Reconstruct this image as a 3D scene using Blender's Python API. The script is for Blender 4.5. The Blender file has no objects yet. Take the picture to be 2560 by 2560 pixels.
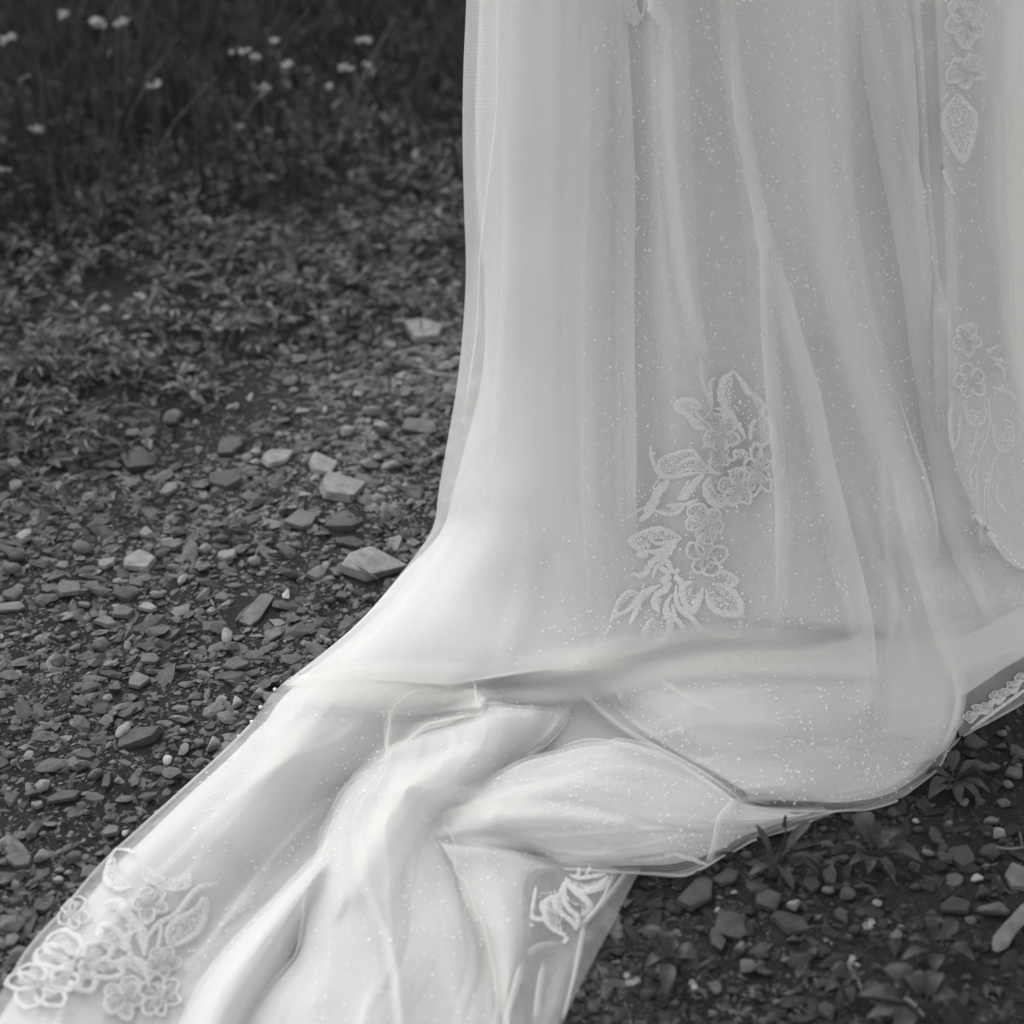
import bpy, bmesh, math, random
import numpy as np
from mathutils import Vector, Matrix, Euler
from mathutils.bvhtree import BVHTree

SC = bpy.context.scene
COL = SC.collection
random.seed(7)
rng = np.random.default_rng(11)

# ------------------------------------------------------------------ camera
H = 1.45
PITCH = math.radians(33.0)
FOV = math.radians(32.0)
T = math.tan(FOV / 2)
cam_data = bpy.data.cameras.new('camera')
cam = bpy.data.objects.new('camera', cam_data)
COL.objects.link(cam)
cam.location = (0, 0, H)
cam.rotation_euler = (math.pi / 2 - PITCH, 0, 0)
cam_data.sensor_width = 36
cam_data.angle = FOV
cam_data.clip_start = 0.05
cam_data.clip_end = 400
cam_data.dof.use_dof = True
cam_data.dof.focus_distance = 2.28
cam_data.dof.aperture_fstop = (18 / T / 1000) / 0.022
SC.camera = cam

# ------------------------------------------------------------------ light
SUN_EL = math.radians(44)
SUN_AZ = math.radians(-34)          # measured from +Y, negative = to the left
sun_vec = Vector((math.sin(SUN_AZ) * math.cos(SUN_EL), math.cos(SUN_AZ) * math.cos(SUN_EL), math.sin(SUN_EL)))
world = bpy.data.worlds.new('World')
SC.world = world
world.use_nodes = True
wn = world.node_tree
wn.nodes.clear()
sky = wn.nodes.new('ShaderNodeTexSky')
sky.sky_type = 'NISHITA'
sky.sun_disc = False
sky.sun_elevation = SUN_EL
sky.sun_rotation = SUN_AZ
sky.air_density = 1.0
sky.dust_density = 1.0
bw = wn.nodes.new('ShaderNodeRGBToBW')
bg = wn.nodes.new('ShaderNodeBackground')
bg.inputs['Strength'].default_value = 0.15
wo = wn.nodes.new('ShaderNodeOutputWorld')
wn.links.new(sky.outputs[0], bw.inputs[0])
wn.links.new(bw.outputs[0], bg.inputs['Color'])
wn.links.new(bg.outputs[0], wo.inputs['Surface'])
sun_d = bpy.data.lights.new('sun', 'SUN')
sun_d.energy = 0.5
sun_d.angle = math.radians(42)
sun_d.color = (1, 0.995, 0.985)
sun = bpy.data.objects.new('sun', sun_d)
COL.objects.link(sun)
sun.rotation_euler = sun_vec.to_track_quat('Z', 'Y').to_euler()

SC.view_settings.view_transform = 'Standard'
SC.view_settings.look = 'None'
SC.view_settings.exposure = 1.22
SC.view_settings.gamma = 1.0
SC.view_settings.use_curve_mapping = False
SC.render.engine = 'CYCLES'
SC.cycles.max_bounces = 10
SC.cycles.transparent_max_bounces = 24
SC.cycles.pixel_filter_type = 'BLACKMAN_HARRIS'
SC.cycles.filter_width = 1.5
SC.cycles.sample_clamp_indirect = 3
SC.cycles.use_adaptive_sampling = False
SC.cycles.use_denoising = True

# ------------------------------------------------------------------ helpers: pixel <-> place
CP, SP_ = math.cos(PITCH), math.sin(PITCH)

def ray(nx, ny):
    u = (nx - 1280) / 1280 * T
    v = -(ny - 1280) / 1280 * T
    return np.array([u, CP + v * SP_, -SP_ + v * CP])

def G(nx, ny, z=0.0):
    d = ray(nx, ny)
    k = (z - H) / d[2]
    return np.array([0, 0, H]) + d * k

def PY(nx, ny, Y):
    d = ray(nx, ny)
    return np.array([0, 0, H]) + d * (Y / d[1])

def project(p):
    p = np.asarray(p, float)
    q = p - np.array([0, 0, H])
    dep = q[..., 1] * CP - q[..., 2] * SP_
    up = q[..., 1] * SP_ + q[..., 2] * CP
    return 1280 + q[..., 0] / dep / T * 1280, 1280 - up / dep / T * 1280, dep

def tag(o, label=None, cat=None, group=None, kind=None):
    if label: o['label'] = label
    if cat: o['category'] = cat
    if group: o['group'] = group
    if kind: o['kind'] = kind
    return o

def mesh_obj(name, verts, faces, mat, parent=None, smooth=True):
    me = bpy.data.meshes.new(name)
    me.from_pydata([tuple(map(float, v)) for v in verts], [], [tuple(map(int, f)) for f in faces])
    if smooth:
        me.polygons.foreach_set('use_smooth', [True] * len(me.polygons))
    me.materials.append(mat)
    o = bpy.data.objects.new(name, me)
    COL.objects.link(o)
    if parent is not None:
        o.parent = parent
        o.matrix_parent_inverse = Matrix.Translation(-Vector(parent.location))
    return o

def empty(name, loc):
    o = bpy.data.objects.new(name, None)
    o.location = loc
    o.empty_display_size = 0.02
    COL.objects.link(o)
    return o

def fast_mesh(name, V, F, mat, smooth=False, attr=None):
    """V (n,3) and triangles F (m,3) straight from numpy"""
    me = bpy.data.meshes.new(name)
    me.vertices.add(len(V)); me.vertices.foreach_set('co', np.asarray(V, np.float32).ravel())
    me.loops.add(F.size); me.loops.foreach_set('vertex_index', F.astype(np.int32).ravel())
    me.polygons.add(len(F))
    me.polygons.foreach_set('loop_start', np.arange(0, F.size, F.shape[1], dtype=np.int32))
    me.polygons.foreach_set('loop_total', np.full(len(F), F.shape[1], np.int32))
    me.polygons.foreach_set('use_smooth', np.full(len(F), smooth))
    if attr is not None:
        a = me.attributes.new('tone', 'FLOAT', 'POINT')
        a.data.foreach_set('value', np.asarray(attr, np.float32))
    me.update(calc_edges=True)
    me.validate()
    me.materials.append(mat)
    o = bpy.data.objects.new(name, me)
    COL.objects.link(o)
    return o

# ------------------------------------------------------------------ materials
def new_mat(name):
    m = bpy.data.materials.new(name)
    m.use_nodes = True
    m.node_tree.nodes.clear()
    return m, m.node_tree

def N(nt, kind, **kw):
    n = nt.nodes.new(kind)
    for k, v in kw.items():
        if k.startswith('i_'):
            n.inputs[k[2:]].default_value = v
        else:
            setattr(n, k, v)
    return n

def grey(v): return (v, v, v * 0.985, 1)

def rock_material(name, src, base=1.0, scale=60, bump=0.35):
    m, nt = new_mat(name)
    out = N(nt, 'ShaderNodeOutputMaterial')
    p = N(nt, 'ShaderNodeBsdfPrincipled')
    p.inputs['Roughness'].default_value = 0.62
    p.inputs['Specular IOR Level'].default_value = 0.35
    if src == 'object':
        c = N(nt, 'ShaderNodeObjectInfo'); sock = c.outputs['Color']
    else:
        c = N(nt, 'ShaderNodeAttribute', attribute_name='tone'); sock = c.outputs['Fac']
    tc = N(nt, 'ShaderNodeNewGeometry')
    n1 = N(nt, 'ShaderNodeTexNoise'); n1.inputs['Scale'].default_value = scale; n1.inputs['Detail'].default_value = 6; n1.inputs['Roughness'].default_value = 0.65
    n2 = N(nt, 'ShaderNodeTexNoise'); n2.inputs['Scale'].default_value = scale * 9; n2.inputs['Detail'].default_value = 3
    nt.links.new(tc.outputs['Position'], n1.inputs['Vector'])
    nt.links.new(tc.outputs['Position'], n2.inputs['Vector'])
    r1 = N(nt, 'ShaderNodeMapRange'); r1.inputs[1].default_value = 0.3; r1.inputs[2].default_value = 0.7; r1.inputs[3].default_value = 0.62 * base; r1.inputs[4].default_value = 1.3 * base
    r2 = N(nt, 'ShaderNodeMapRange'); r2.inputs[1].default_value = 0.3; r2.inputs[2].default_value = 0.7; r2.inputs[3].default_value = 0.8; r2.inputs[4].default_value = 1.2
    nt.links.new(n1.outputs['Fac'], r1.inputs[0]); nt.links.new(n2.outputs['Fac'], r2.inputs[0])
    mu = N(nt, 'ShaderNodeMath', operation='MULTIPLY'); nt.links.new(r1.outputs[0], mu.inputs[0]); nt.links.new(r2.outputs[0], mu.inputs[1])
    mx = N(nt, 'ShaderNodeVectorMath', operation='SCALE')
    nt.links.new(sock, mx.inputs[0]); nt.links.new(mu.outputs[0], mx.inputs['Scale'])
    nt.links.new(mx.outputs[0], p.inputs['Base Color'])
    b = N(nt, 'ShaderNodeBump'); b.inputs['Strength'].default_value = bump; b.inputs['Distance'].default_value = 0.003
    ad = N(nt, 'ShaderNodeMath', operation='ADD'); nt.links.new(n1.outputs['Fac'], ad.inputs[0]); nt.links.new(n2.outputs['Fac'], ad.inputs[1])
    nt.links.new(ad.outputs[0], b.inputs['Height']); nt.links.new(b.outputs[0], p.inputs['Normal'])
    nt.links.new(p.outputs[0], out.inputs[0])
    return m

M_STONE = rock_material('stone', 'object')
M_GRAVEL = rock_material('gravel', 'attr', scale=120)

def soil_material():
    m, nt = new_mat('soil')
    out = N(nt, 'ShaderNodeOutputMaterial'); p = N(nt, 'ShaderNodeBsdfPrincipled'); p.inputs['Roughness'].default_value = 0.95
    p.inputs['Specular IOR Level'].default_value = 0.15
    g = N(nt, 'ShaderNodeNewGeometry')
    n1 = N(nt, 'ShaderNodeTexNoise'); n1.inputs['Scale'].default_value = 5; n1.inputs['Detail'].default_value = 8
    n2 = N(nt, 'ShaderNodeTexNoise'); n2.inputs['Scale'].default_value = 420; n2.inputs['Detail'].default_value = 6; n2.inputs['Roughness'].default_value = 0.75
    for n in (n1, n2): nt.links.new(g.outputs['Position'], n.inputs['Vector'])
    cr = N(nt, 'ShaderNodeValToRGB')
    cr.color_ramp.elements[0].position = 0.33; cr.color_ramp.elements[0].color = grey(0.024)
    cr.color_ramp.elements[1].position = 0.7; cr.color_ramp.elements[1].color = grey(0.085)
    ad = N(nt, 'ShaderNodeMix'); ad.inputs[0].default_value = 0.72
    nt.links.new(n1.outputs['Fac'], ad.inputs[2]); nt.links.new(n2.outputs['Fac'], ad.inputs[3])
    nt.links.new(ad.outputs[0], cr.inputs[0]); nt.links.new(cr.outputs[0], p.inputs['Base Color'])
    b = N(nt, 'ShaderNodeBump'); b.inputs['Strength'].default_value = 1.0; b.inputs['Distance'].default_value = 0.007
    n3 = N(nt, 'ShaderNodeTexNoise'); n3.inputs['Scale'].default_value = 130; n3.inputs['Detail'].default_value = 6; nt.links.new(g.outputs['Position'], n3.inputs['Vector'])
    a3 = N(nt, 'ShaderNodeMath', operation='ADD'); nt.links.new(n2.outputs['Fac'], a3.inputs[0]); nt.links.new(n3.outputs['Fac'], a3.inputs[1])
    nt.links.new(a3.outputs[0], b.inputs['Height']); nt.links.new(b.outputs[0], p.inputs['Normal'])
    nt.links.new(p.outputs[0], out.inputs[0])
    return m
M_SOIL = soil_material()

def leaf_material(name, lo, hi, rough=0.5, transl=0.25, scale=40):
    m, nt = new_mat(name)
    out = N(nt, 'ShaderNodeOutputMaterial'); p = N(nt, 'ShaderNodeBsdfPrincipled'); p.inputs['Roughness'].default_value = rough
    g = N(nt, 'ShaderNodeNewGeometry')
    n1 = N(nt, 'ShaderNodeTexNoise'); n1.inputs['Scale'].default_value = scale; n1.inputs['Detail'].default_value = 5
    nt.links.new(g.outputs['Position'], n1.inputs['Vector'])
    cr = N(nt, 'ShaderNodeValToRGB')
    cr.color_ramp.elements[0].position = 0.3; cr.color_ramp.elements[0].color = grey(lo)
    cr.color_ramp.elements[1].position = 0.7; cr.color_ramp.elements[1].color = grey(hi)
    nt.links.new(n1.outputs['Fac'], cr.inputs[0]); nt.links.new(cr.outputs[0], p.inputs['Base Color'])
    tr = N(nt, 'ShaderNodeBsdfTranslucent'); nt.links.new(cr.outputs[0], tr.inputs[0])
    mx = N(nt, 'ShaderNodeMixShader'); mx.inputs[0].default_value = transl
    b = N(nt, 'ShaderNodeBump'); b.inputs['Strength'].default_value = 0.3; b.inputs['Distance'].default_value = 0.002
    nt.links.new(n1.outputs['Fac'], b.inputs['Height']); nt.links.new(b.outputs[0], p.inputs['Normal'])
    nt.links.new(p.outputs[0], mx.inputs[1]); nt.links.new(tr.outputs[0], mx.inputs[2]); nt.links.new(mx.outputs[0], out.inputs[0])
    return m
M_GRASS = leaf_material('grass', 0.011, 0.08, scale=7)
M_WEED = leaf_material('weed_leaf', 0.045, 0.14, scale=60)
M_PLANT = leaf_material('plantain_leaf', 0.035, 0.085, rough=0.55, scale=90)
M_DRY = leaf_material('dry_stalk', 0.16, 0.3, rough=0.8, scale=80)
M_PETAL = leaf_material('petal', 0.32, 0.48, rough=0.7, scale=200)

def satin_material(name, base, transl, rough=None, holes=0.0, net=False):
    m, nt = new_mat(name)
    out = N(nt, 'ShaderNodeOutputMaterial')
    g = N(nt, 'ShaderNodeNewGeometry')
    n1 = N(nt, 'ShaderNodeTexNoise'); n1.inputs['Scale'].default_value = 520; n1.inputs['Detail'].default_value = 3
    nt.links.new(g.outputs['Position'], n1.inputs['Vector'])
    r1 = N(nt, 'ShaderNodeMapRange'); r1.inputs[1].default_value = .3; r1.inputs[2].default_value = .7; r1.inputs[3].default_value = base * .98; r1.inputs[4].default_value = min(.96, base * 1.02)
    nt.links.new(n1.outputs['Fac'], r1.inputs[0])
    if rough is None:
        p = N(nt, 'ShaderNodeBsdfDiffuse'); nt.links.new(r1.outputs[0], p.inputs['Color'])
    else:
        p = N(nt, 'ShaderNodeBsdfPrincipled'); p.inputs['Roughness'].default_value = rough; p.inputs['Specular IOR Level'].default_value = .3
        nt.links.new(r1.outputs[0], p.inputs['Base Color'])
    b = N(nt, 'ShaderNodeBump'); b.inputs['Strength'].default_value = 0.08; b.inputs['Distance'].default_value = 0.001
    nt.links.new(n1.outputs['Fac'], b.inputs['Height']); nt.links.new(b.outputs[0], p.inputs['Normal'])
    tr = N(nt, 'ShaderNodeBsdfTranslucent'); nt.links.new(r1.outputs[0], tr.inputs[0])
    mx = N(nt, 'ShaderNodeMixShader'); mx.inputs[0].default_value = transl
    nt.links.new(p.outputs[0], mx.inputs[1]); nt.links.new(tr.outputs[0], mx.inputs[2])
    last = mx.outputs[0]
    if holes:           # openings between the stitches
        v = N(nt, 'ShaderNodeTexVoronoi'); v.inputs['Scale'].default_value = 420
        nt.links.new(g.outputs['Position'], v.inputs['Vector'])
        rr = N(nt, 'ShaderNodeMapRange'); rr.inputs[1].default_value = .25; rr.inputs[2].default_value = .75; rr.inputs[3].default_value = 0; rr.inputs[4].default_value = holes
        nt.links.new(v.outputs['Distance'], rr.inputs[0])
        tp = N(nt, 'ShaderNodeBsdfTransparent'); m2 = N(nt, 'ShaderNodeMixShader')
        nt.links.new(rr.outputs[0], m2.inputs[0]); nt.links.new(last, m2.inputs[1]); nt.links.new(tp.outputs[0], m2.inputs[2]); last = m2.outputs[0]
    nt.links.new(last, out.inputs[0])
    return m
M_SATIN = satin_material('satin_lining', 0.63, 0.10)
M_SATIN2 = satin_material('train_lining', 0.62, 0.10)
M_LACE = satin_material('lace_thread', 0.78, 0.2, holes=.22)
M_LACE_LIT = satin_material('lace_thread_soft', 0.74, 0.2, holes=.25)
M_DOT = satin_material('flock_dot', 0.86, 0.1)
M_FILL = satin_material('lace_ground', 0.80, 0.3, holes=.75)
M_BEAD = satin_material('bead', 0.9, 0.05, 0.25)

def tulle_material(name, a0, dens=False):
    """a net of threads: the longer the line of sight runs through it, the less shows through"""
    m, nt = new_mat(name)
    out = N(nt, 'ShaderNodeOutputMaterial')
    d = N(nt, 'ShaderNodeBsdfDiffuse'); d.inputs[0].default_value = grey(0.93)
    tr = N(nt, 'ShaderNodeBsdfTranslucent'); tr.inputs[0].default_value = grey(0.93)
    mx = N(nt, 'ShaderNodeMixShader'); mx.inputs[0].default_value = 0.4
    nt.links.new(d.outputs[0], mx.inputs[1]); nt.links.new(tr.outputs[0], mx.inputs[2])
    lw = N(nt, 'ShaderNodeLayerWeight'); lw.inputs[0].default_value = 0.5
    cosn = N(nt, 'ShaderNodeMath', operation='SUBTRACT'); cosn.inputs[0].default_value = 1.0
    nt.links.new(lw.outputs['Facing'], cosn.inputs[1])
    mxm = N(nt, 'ShaderNodeMath', operation='MAXIMUM'); mxm.inputs[1].default_value = 0.6
    nt.links.new(cosn.outputs[0], mxm.inputs[0])
    inv = N(nt, 'ShaderNodeMath', operation='DIVIDE'); inv.inputs[0].default_value = 1.0
    nt.links.new(mxm.outputs[0], inv.inputs[1])
    pw = N(nt, 'ShaderNodeMath', operation='POWER'); pw.inputs[0].default_value = 1 - a0
    if dens:        # gathered net: more threads to the millimetre towards the fold
        at = N(nt, 'ShaderNodeAttribute', attribute_name='tone')
        mu = N(nt, 'ShaderNodeMath', operation='MULTIPLY')
        nt.links.new(inv.outputs[0], mu.inputs[0]); nt.links.new(at.outputs['Fac'], mu.inputs[1]); nt.links.new(mu.outputs[0], pw.inputs[1])
    else:
        nt.links.new(inv.outputs[0], pw.inputs[1])
    # meshes of the net: two families of threads in the cloth's own coordinates
    last = pw.outputs[0]
    if not dens:
        cl = N(nt, 'ShaderNodeAttribute', attribute_name='cloth')
        sx = N(nt, 'ShaderNodeSeparateXYZ'); nt.links.new(cl.outputs['Vector'], sx.inputs[0])
        ws = []
        for ax in (0, 1):
            f = N(nt, 'ShaderNodeMath', operation='MULTIPLY'); f.inputs[1].default_value = 6.2832 / .0034
            nt.links.new(sx.outputs[ax], f.inputs[0])
            c = N(nt, 'ShaderNodeMath', operation='SINE'); nt.links.new(f.outputs[0], c.inputs[0]); ws.append(c)
        mm = N(nt, 'ShaderNodeMath', operation='MULTIPLY'); nt.links.new(ws[0].outputs[0], mm.inputs[0]); nt.links.new(ws[1].outputs[0], mm.inputs[1])
        nz = N(nt, 'ShaderNodeTexNoise'); nz.inputs['Scale'].default_value = 60; nz.inputs['Detail'].default_value = 4
        gg = N(nt, 'ShaderNodeNewGeometry'); nt.links.new(gg.outputs['Position'], nz.inputs['Vector'])
        k = N(nt, 'ShaderNodeMath', operation='MULTIPLY_ADD'); k.inputs[1].default_value = .28; nt.links.new(mm.outputs[0], k.inputs[0])
        k2 = N(nt, 'ShaderNodeMath', operation='MULTIPLY_ADD'); k2.inputs[1].default_value = .12; k2.inputs[2].default_value = -.06
        nt.links.new(nz.outputs['Fac'], k2.inputs[0]); nt.links.new(k2.outputs[0], k.inputs[2])
        ad = N(nt, 'ShaderNodeMath', operation='ADD', use_clamp=True); nt.links.new(pw.outputs[0], ad.inputs[0]); nt.links.new(k.outputs[0], ad.inputs[1])
        last = ad.outputs[0]
    tp = N(nt, 'ShaderNodeBsdfTransparent')
    m2 = N(nt, 'ShaderNodeMixShader')
    nt.links.new(last, m2.inputs[0]); nt.links.new(mx.outputs[0], m2.inputs[1]); nt.links.new(tp.outputs[0], m2.inputs[2])
    nt.links.new(m2.outputs[0], out.inputs[0])
    return m
M_TULLE = tulle_material('tulle', 0.26)
M_FOLD = tulle_material('tulle_fold', 0.42, True)

# ------------------------------------------------------------------ cloth patches
def crom(P, ts):
    """Catmull-Rom through P (k,3) at parameters ts in 0..k-1"""
    P = np.asarray(P, float); k = len(P)
    i = np.clip(np.floor(ts).astype(int), 0, k - 2); f = (ts - i)[:, None]
    p1 = P[i]; p2 = P[i + 1]
    p0 = np.where((i > 0)[:, None], P[np.maximum(i - 1, 0)], 2 * p1 - p2)
    p3 = np.where((i < k - 2)[:, None], P[np.minimum(i + 2, k - 1)], 2 * p2 - p1)
    return 0.5 * ((2 * p1) + (-p0 + p2) * f + (2 * p0 - 5 * p1 + 4 * p2 - p3) * f ** 2 + (-p0 + 3 * p1 - 3 * p2 + p3) * f ** 3)

def resample(P, n):
    P = np.asarray(P, float)
    fine = crom(P, np.linspace(0, len(P) - 1, 40 * len(P)))
    s = np.concatenate([[0], np.cumsum(np.linalg.norm(np.diff(fine, axis=0), axis=1))])
    t = np.linspace(0, s[-1], n)
    return np.stack([np.interp(t, s, fine[:, k]) for k in range(3)], 1)

def loft(rows, n, m):
    R = np.stack([resample(r, n) for r in rows])          # (rows, n, 3)
    out = np.empty((m, n, 3))
    ts = np.linspace(0, len(rows) - 1, m)
    for j in range(n):
        out[:, j] = crom(R[:, j], ts)
    return out

def normals(g):
    du = np.gradient(g, axis=1); dv = np.gradient(g, axis=0)
    nn = np.cross(du, dv); nn /= np.linalg.norm(nn, axis=2, keepdims=True) + 1e-12
    c = np.array([0, 0, H]) - g
    s = np.sign((nn * c).sum(2).mean())
    return nn * (s if s else 1)

def grid_faces(m, n):
    a = np.arange(m * n).reshape(m, n)
    return np.stack([a[:-1, :-1], a[:-1, 1:], a[1:, 1:], a[1:, :-1]], -1).reshape(-1, 4)

def waves(m, n, seed, amp, fu, fv, k=9, across=True):
    r = np.random.default_rng(seed)
    v, u = np.meshgrid(np.linspace(0, 1, m), np.linspace(0, 1, n), indexing='ij')
    w = np.zeros((m, n))
    for _ in range(k):
        a, b, ph = r.uniform(.3, 1) * fu, r.uniform(-1, 1) * fv, r.uniform(0, 6.28)
        w += np.sin(6.283 * (a * u + b * v) + ph + 0.8 * np.sin(6.283 * v * r.uniform(.3, 1.4) + ph)) * r.uniform(.4, 1)
    return amp * w / math.sqrt(k)

def creases(m, n, seed, k, amp, along='v'):
    """small sharp crumples running mostly one way through the cloth"""
    r = np.random.default_rng(seed)
    v, u = np.meshgrid(np.linspace(0, 1, m), np.linspace(0, 1, n), indexing='ij')
    if along == 'u': u, v = v, u
    d = np.zeros((m, n))
    for _ in range(k):
        u0, v0, sl, L = r.uniform(-.05, 1.05), r.uniform(0, 1), r.normal(0, .35), r.uniform(.10, .32)
        x = u - (u0 + sl * (v - v0) + r.normal(0, .5) * (v - v0) ** 2)
        wl, wr = r.uniform(.008, .02), r.uniform(.03, .08)
        win = np.exp(-((v - v0) / L) ** 2)
        d += amp * r.uniform(-.6, 1) * win * np.where(x < 0, np.exp(-(x / wl) ** 2), np.exp(-np.abs(x) / wr))
    return d

DRESS = empty('wedding_dress', tuple(PY(1750, 1280, 2.25) * np.array([1, 1, 0])))
tag(DRESS, 'white tulle wedding dress skirt and long lace train spread over the gravel', 'dress')

OPAQUE, SHEER = [], []      # (verts, faces) for tracing

def add_grid(name, g, mat, store, label=None):
    m, n = g.shape[:2]
    V = g.reshape(-1, 3); F = grid_faces(m, n)
    o = fast_mesh(name, V, F, mat, smooth=True)
    du = np.concatenate([np.zeros((m, 1)), np.cumsum(np.linalg.norm(np.diff(g, axis=1), axis=2), 1)], 1).mean(0)
    dv = np.concatenate([np.zeros((1, n)), np.cumsum(np.linalg.norm(np.diff(g, axis=0), axis=2), 0)], 0).mean(1)
    uu, vv = np.meshgrid(du, dv)
    at = o.data.attributes.new('cloth', 'FLOAT_VECTOR', 'POINT')
    at.data.foreach_set('vector', np.stack([uu + vv, uu - vv, 0 * uu], -1).astype(np.float32).ravel())
    o.parent = DRESS
    o.matrix_parent_inverse = Matrix.Translation(-DRESS.location)
    if label: o['label'] = label
    store.append((V, F))
    return o

def relax(g, it, su=1.0, sv=1.0):
    for _ in range(it):
        if su: g[:, 1:-1] += .25 * su * (g[:, :-2] + g[:, 2:] - 2 * g[:, 1:-1])
        if sv: g[1:-1] += .25 * sv * (g[:-2] + g[2:] - 2 * g[1:-1])
    return g

def skirt_loft(rows, n, m):
    nb = n // 6
    g = np.concatenate([loft([r[0] for r in rows], nb, m)[:, :-1], loft([r[1] for r in rows], n - 2 * nb, m), loft([r[2] for r in rows], nb, m)[:, 1:]], 1)
    return relax(g, int((m / 360) ** 2 * 70), 0, 1)

def sub(g, ul, uh, vl, vh):
    m, n = g.shape[:2]
    return g[int(vl * (m - 1)):int(vh * (m - 1)) + 1, int(ul * (n - 1)):int(uh * (n - 1)) + 1]

def gz(rows): return [[G(*p) for p in r] for r in rows]

def ridge_disp(g, ridges):
    """sum of cloth folds: each ridge is a polyline in the photo, its height in metres, its half width in photo pixels"""
    nx, ny, _ = project(g)
    d = np.zeros(nx.shape)
    for pts, amp, w, asym in ridges:
        P = np.array(pts, float)
        best = np.full(nx.shape, 1e9); side = np.zeros(nx.shape); fade = np.ones(nx.shape)
        for a, b in zip(P[:-1], P[1:]):
            e = b - a; L2 = (e ** 2).sum()
            t = np.clip(((nx - a[0]) * e[0] + (ny - a[1]) * e[1]) / L2, 0, 1)
            dx = nx - (a[0] + t * e[0]); dy = ny - (a[1] + t * e[1])
            q = np.hypot(dx, dy); s = np.sign(dx * e[1] - dy * e[0])
            k = q < best
            best = np.where(k, q, best); side = np.where(k, s, side)
        ww = np.where(side > 0, w, w * asym)
        d += amp * np.exp(-(best / ww) ** 2)
    return d

# --- skirt
Y_ = PY
def srow(y, pts, back):
    """pts: (nx, Y) or (nx, ny, Y); closed behind with a curve through `back` = (x, y) world offsets"""
    out = []
    for p in pts:
        out.append(PY(p[0], y, p[1]) if len(p) == 2 else PY(*p))
    z = out[0][2]; zr = out[-1][2]
    L, R = out[0], out[-1]
    kb = max(0.0, min(1.0, (y - 900) / 400))
    lb = np.array([L[0] + 0.05 + .05 * kb, L[1] + 0.17, z]); mb = np.array([(L[0] + R[0]) / 2, L[1] + back, (z + zr) / 2]); rb = np.array([R[0] - 0.05, R[1] + 0.15, zr])
    return [mb, lb, L], out, [R, rb, mb + np.array([0.01, 0, 0])]

def skirt_rows(dx):
    rows = [
        srow(-900, [(1290, 2.30), (1400, 2.16), (1700, 2.08), (2000, 2.08), (2300, 2.16), (2450, 2.30)], 0.25),
        srow(-400, [(1200, 2.30), (1300, 2.13), (1600, 2.02), (1950, 2.00), (2300, 2.08), (2580, 2.32)], 0.28),
        srow(0, [(1173 + dx * .2, 2.30), (1290, 2.12), (1500, 2.02), (1900, 1.98), (2300, 2.04), (2600, 2.2), (2700, 2.36)], 0.3),
        srow(280, [(1162 + dx * .2, 2.29), (1280, 2.11), (1500, 2.00), (1900, 1.96), (2300, 2.02), (2600, 2.17), (2715, 2.36)], 0.31),
        srow(530, [(1166 + dx * .25, 2.28), (1270, 2.10), (1500, 1.99), (1900, 1.94), (2300, 2.00), (2600, 2.15), (2730, 2.36)], 0.33),
        srow(700, [(1170 + dx * .42, 2.27), (1265, 2.08), (1500, 1.97), (1900, 1.92), (2300, 1.98), (2600, 2.13), (2745, 2.36)], 0.34),
        srow(930, [(1152 + dx * .62, 2.22), (1250, 2.06), (1500, 1.94), (1900, 1.89), (2300, 1.95), (2600, 2.1), (2770, 2.35)], 0.36),
        srow(1126, [(1120 + dx * .4, 2.165), (1230, 2.02), (1500, 1.91), (1900, 1.86), (2300, 1.92), (2600, 2.08), (2800, 2.34)], 0.38),
        srow(1235, [(1101 + dx * .25, 2.132), (1220, 1.985), (1500, 1.892), (1900, 1.843), (2300, 1.893), (2600, 2.06), (2820, 2.34)], 0.4),
        srow(1325, [(1087 + dx * .12, 2.10), (1210, 1.955), (1500, 1.875), (1900, 1.825), (2300, 1.868), (2600, 2.04), (2840, 2.34)], 0.42),
    ]
    def low(pts, back, zb):
        out = [G(*p) for p in pts]
        L, R = out[0], out[-1]
        lb = np.array([L[0] + 0.19, L[1] + 0.20, zb]); mb = np.array([(L[0] + R[0]) / 2 + .1, L[1] + back, zb]); rb = np.array([R[0] - 0.03, R[1] + 0.2, zb])
        return [mb, lb, L], out, [R, rb, mb + np.array([0.01, 0, 0])]
    rows.append(low([(1005, 1436, .03), (1150, 1440, .105), (1320, 1450, .13), (1550, 1450, .155), (1900, 1450, .18), (2300, 1470, .15), (2600, 1450, .085), (2860, 1380, .05)], .4, .06))
    rows.append(low([(880, 1575, .025), (1020, 1560, .073), (1250, 1570, .09), (1500, 1560, .11), (1750, 1520, .145), (2000, 1550, .14), (2300, 1590, .105), (2600, 1530, .055), (2880, 1430, .03)], .5, .03))
    rows.append(low([(702, 1714, .022), (800, 1707, .06), (930, 1698, .068), (1100, 1711, .062), (1192, 1700, .06), (1340, 1677, .07), (1470, 1668, .08), (1590, 1632, .09), (1736, 1586, .115), (1870, 1610, .10), (2100, 1640, .07), (2300, 1660, .06), (2500, 1640, .05), (2600, 1590, .03), (2900, 1470, .015)], .65, .015))
    return rows

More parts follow.
